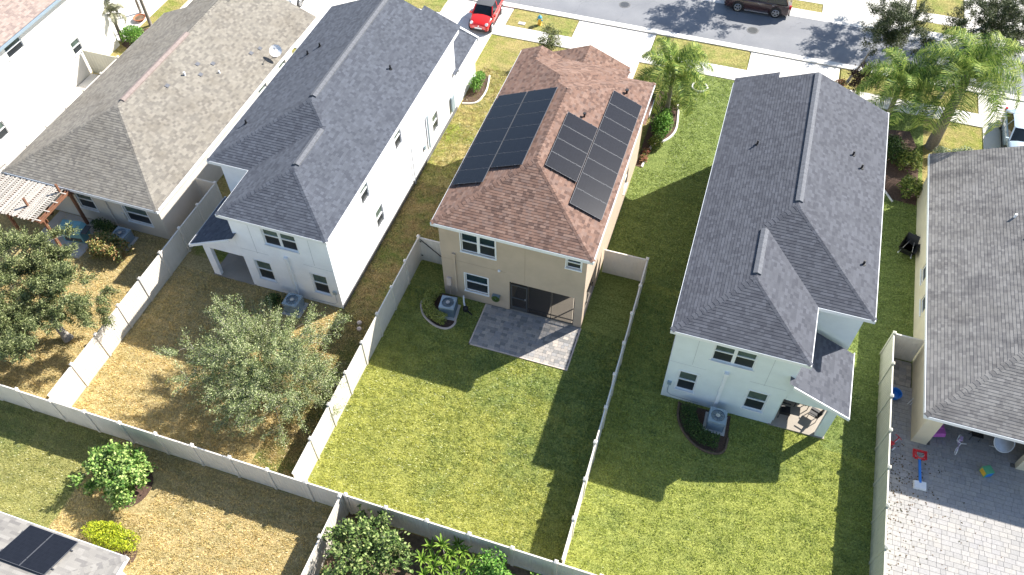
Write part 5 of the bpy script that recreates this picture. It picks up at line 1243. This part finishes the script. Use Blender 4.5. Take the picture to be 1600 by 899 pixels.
# street furniture
t = thing('fire_hydrant', 'pale yellow fire hydrant with teal bonnet on the verge grass', 'fire hydrant', (-14.0, 48.75, .05))
b = MB(); b.lathe((0, 0, 0), [(.17, 0), (.17, .05), (.12, .07), (.12, .5), (.15, .52), (.15, .57)], 14); b.build('barrel', 'plastic_yellow', t, local=True, label='pale yellow barrel')
b = MB(); b.lathe((0, 0, .57), [(.17, 0), (.16, .06), (.1, .14), (.04, .17), (.04, .22)], 14); b.build('bonnet', 'plastic_teal', t, local=True)
for a in (0, pi/2, pi):
    b = MB(); b.tube([(.1*cos(a), .1*sin(a), .4), (.2*cos(a), .2*sin(a), .4)], .06, 8); b.build('nozzle', 'plastic_teal', t, local=True)
b = MB(); b.box(-15.5, -15.0, 48.34, 48.66, .04, .095); b.box(-15.45, -15.05, 48.38, 48.62, .095, .105); o = b.build('meter_cover', 'concrete_grey', loc=(-15.25, 48.5, .06))
tag(o, 'grey water meter cover set in the verge left of the hydrant', 'meter cover')
for k, (x, y, lb) in enumerate(((-8.85, 53.1, 'round manhole cover in the road above the solar house driveway'), (.45, 52.75, 'round manhole cover in the road below the maroon car'))):
    t = thing('manhole_cover', lb, 'manhole cover', (x, y, .012), group='manhole covers in the road'); b = MB(); b.lathe((0, 0, 0), [(.42, 0), (.42, .012), (.34, .014)], 24); b.build('frame', 'footing_grey', t, local=True)
    b = MB(); b.cyl((0, 0, .013), .33, .006, 24)
    for i in range(5): b.box(-.25, .25, -.22+i*.11-.02, -.22+i*.11+.02, .018, .023)
    b.build('lid', 'steel_dark', t, local=True)

# toys on the patio
Zp = .045
t = thing('toy_basketball_hoop', 'toy basketball hoop with red ring, blue pole and white base on the patio', 'toy hoop', (12.17, 20.45, Zp), .05)
b = MB(); b.raw([(-.28, -.2, 0), (.28, -.2, 0), (.28, .2, 0), (-.28, .2, 0), (-.25, -.17, .1), (.25, -.17, .1), (.25, .17, .14), (-.25, .17, .14)], [(0, 1, 5, 4), (1, 2, 6, 5), (2, 3, 7, 6), (3, 0, 4, 7), (4, 5, 6, 7)]); b.build('base', 'plastic_white', t, local=True)
b = MB(); b.bar((0, .1, .1), (-.06, 1.15, .28), .1, .07); b.build('pole', 'plastic_blue', t, local=True)
b = MB(); b.box(-.36, .24, 1.5, 1.58, .34, .42); b.box(-.36, -.28, 1.2, 1.5, .3, .38); b.box(.16, .24, 1.2, 1.5, .3, .38); b.box(-.28, -.14, 1.16, 1.22, .28, .34); b.box(.02, .16, 1.16, 1.22, .28, .34); b.build('backboard', 'plastic_red', t, local=True)
b = MB(); b.ring((-.06, 1.36, .42), .2, .03, 18, 6); b.build('ring', 'plastic_red', t, local=True)
b = MB()
for k in range(10): a = 2*pi*k/10; b.tube([(-.06+.19*cos(a), 1.36+.19*sin(a), .41), (-.06+.12*cos(a+.3), 1.36+.12*sin(a+.3), .2)], .006, 3, cap=False)
b.build('net', 'plastic_white', t, local=True)
t = thing('toy_cube', 'green, yellow and blue toy activity cube on the patio', 'toy', (14.95, 22.0, Zp), .5)
b = MB(); b.cur = 0; s_ = .19; b.box(-s_, s_, -s_, s_, 0, .36); b.build('body', 'plastic_green', t, local=True)
for nm, m_, bx in (('panel', 'plastic_yellow', (-s_-.012, -s_, -.15, .15, .04, .32)), ('panel', 'plastic_blue', (-.15, .15, -s_-.012, -s_, .04, .32)), ('top', 'plastic_green', (-.15, .15, -.15, .15, .36, .375)), ('panel', 'plastic_red', (s_, s_+.012, -.15, .15, .04, .32))):
    b = MB(); b.box(*bx); b.build(nm, m_, t, local=True)
t = thing('blue_tub', 'round blue plastic tub beside the weathered fence', 'tub', (10.92, 24.9, Zp))
b = MB(); b.lathe((0, 0, 0), [(.25, 0), (.3, .25), (.32, .25), (.32, .27), (.28, .27), (.24, .05)], 18); b.build('tub', 'plastic_blue', t, local=True)
t = thing('toy_car', 'pink ride-on toy car in the shaded covered patio', 'toy car', (12.8, 23.55, Zp), .3)
b = MB(); b.raw([(-.3, -.4, .12), (.3, -.4, .12), (.3, .4, .12), (-.3, .4, .12), (-.27, -.36, .36), (.27, -.36, .36), (.27, .36, .42), (-.27, .36, .42)], [(3, 2, 1, 0), (0, 1, 5, 4), (1, 2, 6, 5), (2, 3, 7, 6), (3, 0, 4, 7), (4, 5, 6, 7)]); b.build('body', 'plastic_pink', t, local=True)
b = MB(); b.box(-.2, .2, -.1, .25, .38, .44); b.bar((-.22, .28, .4), (-.22, .3, .8), .04); b.bar((.22, .28, .4), (.22, .3, .8), .04); b.bar((-.22, .3, .8), (.22, .3, .8), .04); b.build('seat', 'plastic_pink', t, local=True)
for x in (-.3, .3):
    for y in (-.27, .27): b = MB(); b.tube([(x-.03, y, .1), (x+.03, y, .1)], .1, 10); b.build('wheel', 'black', t, local=True)
t = thing('bicycle', 'small lilac and white children\'s bicycle in the covered patio', 'bicycle', (13.72, 22.98, Zp), -1.75)
for x in (-.36, .36):
    b = MB(); b.ring((x, 0, .2), .19, .018, 20, 5, 'y')
    for k in range(6): a = k*pi/3; b.bar((x, 0, .2), (x+.18*cos(a), 0, .2+.18*sin(a)), .006)
    b.build('wheel', 'plastic_white', t, local=True)
b = MB()
for p, q in (((-.36, 0, .2), (-.12, 0, .48)), ((-.12, 0, .48), (.22, 0, .46)), ((.22, 0, .46), (.36, 0, .2)), ((-.05, 0, .2), (.22, 0, .46)), ((-.36, 0, .2), (-.05, 0, .2)), ((-.05, 0, .2), (-.12, 0, .48))): b.tube([p, q], .018, 6)
b.build('frame', 'plastic_lilac', t, local=True)
b = MB(); b.box(-.24, -.02, -.06, .06, .52, .58); b.build('saddle', 'plastic_lilac', t, local=True)
b = MB(); b.tube([(.22, 0, .46), (.2, 0, .64)], .015, 6); b.tube([(.14, -.22, .68), (.2, 0, .64), (.14, .22, .68)], .015, 6); b.build('handlebar', 'plastic_white', t, local=True)
t = thing('tricycle', 'small red tricycle with white wheels against the weathered fence', 'tricycle', (10.95, 22.2, Zp), .9)
b = MB()
for p, q in (((-.2, 0, .18), (.22, 0, .3)), ((.22, 0, .12), (.2, 0, .5)), ((-.2, -.18, .1), (-.2, .18, .1)), ((-.2, 0, .1), (-.2, 0, .3))): b.tube([p, q], .022, 6)
b.tube([(.16, -.17, .52), (.2, 0, .5), (.16, .17, .52)], .018, 6); b.build('frame', 'plastic_red', t, local=True)
b = MB(); b.box(-.3, -.1, -.1, .1, .3, .34); b.build('seat', 'plastic_red', t, local=True)
for x, y in ((.24, 0), (-.2, .2), (-.2, -.2)): b = MB(); b.ring((x, y, .11), .085, .03, 14, 6, 'y'); b.cyl((x, y-.0, .08), .03, .05, 8); b.build('wheel', 'plastic_white', t, local=True)
t = thing('trampoline', 'small round trampoline with white frame tilted beside the right column', 'trampoline', (15.55, 23.45, Zp), .2)
Rt = Matrix.Rotation(R_(38), 3, 'X')
def tp(x, y, z): v = Rt @ Vector((x, y, z)); return (v.x, v.y, v.z+.62)
b = MB(); n = 22; pts = [tp(.45*cos(2*pi*k/n), .45*sin(2*pi*k/n), 0) for k in range(n+1)]; b.tube(pts, .025, 6); b.build('frame', 'plastic_white', t, local=True)
b = MB(); b.quad([tp(.42*cos(2*pi*k/n), .42*sin(2*pi*k/n), .01) for k in range(n)]); b.build('mat', 'steel', t, local=True)
for x, y in ((-.35, -.25), (.35, -.25), (-.35, .28), (.35, .28)):
    b = MB(); p = tp(x, y, 0); q = tp(x*1.1, y*1.1, -.5); b.tube([p, q], .018, 6); b.build('leg', 'plastic_white', t, local=True)
t = thing('pool_noodle', 'pair of thin white sticks leaning by the cream bungalow wall', 'sticks', (11.55, 24.6, Zp)); 
for k in (0, 1): b = MB(); b.tube([(.12*k, 0, .02), (.12*k+.3, .42, .35)], .018, 6); b.build('stick', 'plastic_white', t, local=True)
t = thing('shovel_toy', 'dark stool and clutter in the shade of the covered patio', 'stool', (14.5, 23.7, Zp)); b = MB(); b.box(-.25, .25, -.2, .2, .4, .45); b.build('seat', 'black', t, local=True)
for sx in (-1, 1):
    for sy in (-1, 1): b = MB(); b.tube([(sx*.2, sy*.16, 0), (sx*.17, sy*.13, .4)], .02, 5); b.build('leg', 'steel_dark', t, local=True)
# fallen leaves on the pavers
V = []
nL = 420; x = rng.gamma(1.6, .75, nL)+10.5; y = 22.6-rng.gamma(2.2, 1.6, nL); k = (y > 12) & (x < 15.5); x, y = x[k], y[k]
o = np_mesh('fallen_leaves', leaf_quads(np.stack([x, y, np.full(len(x), .056)], 1), .085, .6, 3.0), 4, 'dead_leaf'); tag(o, 'scattered dead leaves on the patio pavers near the weathered fence', 'leaves'); o['kind'] = 'stuff'
# wheelbarrow-like cart by the cream wall
t = thing('wheelbarrow', 'black wheelbarrow tipped against the cream bungalow side wall', 'wheelbarrow', (11.3, 34.7, 0), 1.25); t.scale = (1.35, 1.35, 1.35)
b = MB(); b.raw([(-.35, -.22, .12), (.3, -.2, .12), (.3, .2, .12), (-.35, .22, .12), (-.55, -.34, .55), (.5, -.3, .5), (.5, .3, .5), (-.55, .34, .55)], [(3, 2, 1, 0), (0, 1, 5, 4), (1, 2, 6, 5), (2, 3, 7, 6), (3, 0, 4, 7), (0, 1, 2, 3)]); b.build('tray', 'black', t, local=True)
b = MB(); b.ring((.62, 0, .18), .15, .045, 16, 6, 'y'); b.build('wheel', 'rubber', t, local=True)
for s_ in (-1, 1): b = MB(); b.tube([(.62, s_*.05, .18), (-.3, s_*.2, .3), (-.95, s_*.26, .62)], .02, 6); b.build('handle', 'steel', t, local=True)

# furniture in the blue-grey house lanai
def chair(label, x, y, rz, m='black'):
    t = thing('patio_chair', label, 'chair', (x, y, .07), rz, 'dark patio chairs in the lanai')
    b = MB(); b.box(-.24, .24, -.24, .24, .38, .43); b.build('seat', m, t, local=True); b = MB(); b.obox((0, .25, .66), (.24, 0, 0), (0, .02, 0), (0, .06, .26)); b.build('backrest', m, t, local=True)
    for sx in (-1, 1):
        for sy in (-1, 1): b = MB(); b.bar((sx*.21, sy*.21, 0), (sx*.21, sy*.21, .38), .03); b.build('leg', 'steel_dark', t, local=True)
    for sx in (-1, 1): b = MB(); b.bar((sx*.26, -.22, .6), (sx*.26, .26, .62), .04); b.build('armrest', m, t, local=True)
chair('dark patio chair nearest the lanai opening, at its left jamb', 6.0, 22.2, 1.6)
chair('dark patio chair at the back of the lanai beside the right opening', 7.45, 23.9, -.9)
chair('dark patio chair next to the right column of the lanai', 7.35, 22.5, -1.9)
t = thing('patio_table', 'small glass-topped table in the middle of the lanai', 'table', (6.75, 23.0, .07)); b = MB(); b.box(-.35, .35, -.25, .25, .42, .45); b.build('top', 'glass_up', t, local=True)
for sx in (-1, 1):
    for sy in (-1, 1): b = MB(); b.bar((sx*.3, sy*.2, 0), (sx*.3, sy*.2, .42), .03); b.build('leg', 'black', t, local=True)
t = thing('white_pot', 'white pot with a dark plant beside the wall at the back of the lanai', 'planter', (6.05, 24.2, .07)); b = MB(); b.lathe((0, 0, 0), [(.14, 0), (.19, .3), (.2, .33), (.16, .33)], 14); b.build('pot', 'white_paint', t, local=True)
np_mesh('foliage', leaf_quads(rng.normal(size=(120, 3))*.14+np.array([0, 0, .5]), .12), 4, 'dark_leaf', t, 'stuff')
t = thing('clay_pot', 'orange clay pot saucer near the slim palm trunks at the top left', 'pot', (-41.4, 40.6, .05)); b = MB(); b.lathe((0, 0, 0), [(.25, 0), (.42, .2), (.45, .22), (.4, .22), (.3, .1)], 16); b.build('pot', 'terracotta', t, local=True)
b = MB(); b.cyl((0, 0, .1), .36, .06, 16); b.build('soil', 'soil', t, local=True)

# ---------------------------------------------------------------- cars
def loft(secs, close=True):
    """secs: list of rings (equal count) of 3-D points"""
    b = MB(); n = len(secs[0])
    base = [p for s_ in secs for p in s_]; f = []
    for i in range(len(secs)-1):
        for k in range(n-1): f.append((i*n+k, i*n+k+1, (i+1)*n+k+1, (i+1)*n+k))
    b.raw(base, f)
    if close: b.quad([p for p in secs[0]]); b.quad([p for p in secs[-1]][::-1])
    return b
def car(label, loc, rz, paint, L, W, Hh, belt, hood, wb, cabin, wr=.31, roof=None, cat='car', trim='black', suv=False, name='parked_car'):
    """+y is the front; profile stations along y give the bonnet/boot height; cabin = (rear base, rear top, front top, windscreen base)"""
    t = thing(name, label, cat, loc, rz); g = .17; hl = L/2
    sts = [(-hl, .55*belt, .62), (-hl+.06, .9*belt, .78), (-hl+.25, belt, .93), (cabin[0]-.1, belt, .99), (0, belt, 1.0), (cabin[3], belt*.99, .99), (cabin[3]+.25, hood+.05, .97), (hl-.45, hood, .93), (hl-.16, hood-.1, .84), (hl-.04, hood-.22, .76), (hl, hood-.38, .66)]
    secs = []
    for y, zt, wf in sts:
        w_ = W/2*wf; lo = g+(.1 if abs(y) > hl-.1 else 0)
        half = [(w_*.86, lo), (w_*.97, lo+.12), (w_, (lo+zt)*.52), (w_*.985, zt-.14), (w_*.93, zt-.04), (w_*.78, zt+.0), (w_*.4, zt+.035), (0, zt+.045)]
        ring = [(x, y, z) for x, z in half]+[(-x, y, z) for x, z in half[::-1][1:]]
        secs.append(ring)
    b = loft(secs); b.build('body', paint, t, local=True, smooth=True)
    # cabin: glass house, pillars, roof skin
    rb, rtp, ft, fb = cabin; wb_, wt = W/2*.9, W/2*.74; zb_, zt = belt-.02, Hh
    B = [(-wb_, rb, zb_), (wb_, rb, zb_), (wb_, fb, zb_), (-wb_, fb, zb_)]; Tp = [(-wt, rtp, zt-.06), (wt, rtp, zt-.06), (wt, ft, zt-.05), (-wt, ft, zt-.05)]
    for nm, ids in (('rear_window', (0, 1)), ('side_window', (1, 2)), ('windscreen', (2, 3)), ('side_window', (3, 0))):
        i, j = ids; b = MB(); q = [Vector(B[i]), Vector(B[j]), Vector(Tp[j]), Vector(Tp[i])]; cen = sum(q, Vector())/4; nr = (q[1]-q[0]).cross(q[3]-q[0]).normalized()
        b.raw([tuple(p) for p in q]+[tuple(p-nr*.03) for p in q], [(0, 1, 2, 3), (0, 4, 5, 1), (1, 5, 6, 2), (2, 6, 7, 3), (3, 7, 4, 0)]); b.build(nm, 'car_glass', t, local=True)
    b = MB()
    for i in range(4): b.bar(B[i], Tp[i], .075, .07)
    for s_ in (-1, 1):
        m0 = Vector((s_*wb_, (rb+fb)/2-.1, zb_)); m1 = Vector((s_*wt, (rtp+ft)/2-.05, zt-.055)); b.bar(m0, m1, .07, .05)
    b.build('pillar', paint, t, local=True)
    n = 7; secs = []
    for k in range(n):
        f = k/(n-1); y = rtp-.04+(ft-rtp+.08)*f; zz = zt-.045+.055*sin(pi*f)**.7; ring = []
        for a in range(9): u = -1+a/4; ring.append((wt*1.03*u, y, zz-.03*abs(u)**3+.0))
        secs.append(ring)
    b = loft(secs, False); lw = MB(); 
    b.raw([], []); b.build('roof', roof or paint, t, local=True, smooth=True)
    # wheels
    for sx in (-1, 1):
        for y in (wb[0], wb[1]):
            x = sx*(W/2-.1); 
            b = MB(); b.tube([(sx*(W/2-.25), y, wr+.04), (sx*(W/2*1.003), y, wr+.04)], wr+.055, 20); b.build('wheel_arch', 'black', t, local=True)
            wv = MB(); wv.tube([(x-.1, y, wr), (x+.1, y, wr)], [wr, wr], 20); wh = wv.build('wheel', 'rubber', t, local=True)
            wv.__init__(); xo = x+sx*.112
            for k in range(5):
                a = 2*pi*k/5+.3; wv.obox((xo, y+.5*wr*.72*cos(a), wr+.5*wr*.72*sin(a)), (.014, 0, 0), (0, cos(a)*wr*.34, sin(a)*wr*.34), (0, -sin(a)*.035, cos(a)*.035))
            wv.ring((xo, y, wr), wr*.66, .022, 18, 5, 'x'); wv.tube([(x+sx*.1, y, wr), (x+sx*.12, y, wr)], .06, 10); wv.build('rim', 'steel', wh, local=True)
    for sx in (-1, 1):
        b = MB(); yy = fb-.1; b.obox((sx*(W/2+.06), yy, belt+.05), (.09, 0, 0), (0, .05, 0), (0, 0, .065)); b.build('mirror', paint, t, local=True)
        if not suv: b = MB(); b.lathe((0, 0, 0), [(.01, 0), (.12, .01), (.115, .05), (.05, .07)], 14); o = b.build('headlight', 'headlight', t, local=True); o.location = (sx*W*.34, hl-.2, hood-.1); o.rotation_euler = (R_(-62), 0, 0)
        else: b = MB(); b.obox((sx*W*.36, hl-.08, hood-.14), (.16, 0, 0), (0, .05, 0), (0, 0, .07)); b.build('headlight', 'headlight', t, local=True)
        b = MB(); b.obox((sx*W*.42, -hl+.09, belt-.16), (.07, 0, 0), (0, .08, 0), (0, 0, .12)); b.build('taillight', 'taillight', t, local=True)
        b = MB(); b.bar((sx*W/2*.995, wb[0]+wr+.12, .24), (sx*W/2*.995, wb[1]-wr-.12, .24), .05, .07); b.build('side_sill', 'steel' if suv else trim, t, local=True)
        b = MB()
        for y in ((cabin[0]+cabin[3])/2-.55, (cabin[0]+cabin[3])/2+.45): b.box(sx*W/2*.985, sx*(W/2*.985+.03), y-.08, y+.08, belt-.17, belt-.14)
        b.build('door_handle', 'steel', t, local=True)
        b = MB()
        for y in ((rb+fb)/2-.1, fb-.02): b.box(sx*(W/2*1.0-.012), sx*(W/2*1.0+.002), y-.006, y+.006, .32, belt-.12)
        b.build('door_gap', 'black', t, local=True)
    b = MB(); b.box(-W*.28, W*.28, hl-.03, hl+.015, .28, .42); b.build('grille', 'black', t, local=True)
    b = MB(); b.box(-.26, .26, hl+.012, hl+.03, .44, .54); b.build('number_plate', 'white_paint', t, local=True)
    MB().box(-W*.4, W*.4, hl-.12, hl-.03, .2, .27).build('bumper_trim', trim, t, local=True); MB().box(-W*.4, W*.4, -hl+.0, -hl+.1, .2, .3).build('bumper_trim', trim, t, local=True)
    return t
tr = car('small red convertible hatchback with dark soft top parked on the white house driveway', (-17.8, 48.15, .05), pi+.02, 'red_paint', 3.55, 1.63, 1.48, .93, .82, (-1.12, 1.15), (-1.35, -.95, .35, .85), .29, 'softtop')
b = MB(); b.lathe((0, 0, 0), [(.005, 0), (.05, .005), (.04, .02)], 10); o = b.build('badge', 'white_paint', tr, local=True); o.location = (0, 1.76, .62); o.rotation_euler = (R_(-80), 0, 0)
b = MB(); b.bar((-.5, 1.72, .52), (.5, 1.72, .52), .02); b.build('chrome_strip', 'steel', tr, local=True)
car('maroon sport utility vehicle parked at the far kerb, top edge', (.35, 55.65, .03), pi/2+.01, 'maroon_paint', 4.65, 1.86, 1.7, 1.05, .98, (-1.33, 1.33), (-2.05, -1.75, .35, 1.05), .36, cat='suv', suv=True)
car('white car on the tan bungalow driveway at the top edge, partly cut off', (-32.1, 47.0, .05), pi, 'white_paint', 4.6, 1.8, 1.46, .95, .88, (-1.35, 1.35), (-1.8, -1.0, .3, 1.05), .32)
car('pale blue car on the driveway at the right edge, mostly cut off', (17.35, 45.7, .05), pi, 'blue_paint', 4.6, 1.8, 1.48, .95, .88, (-1.35, 1.35), (-1.8, -1.0, .3, 1.05), .32)
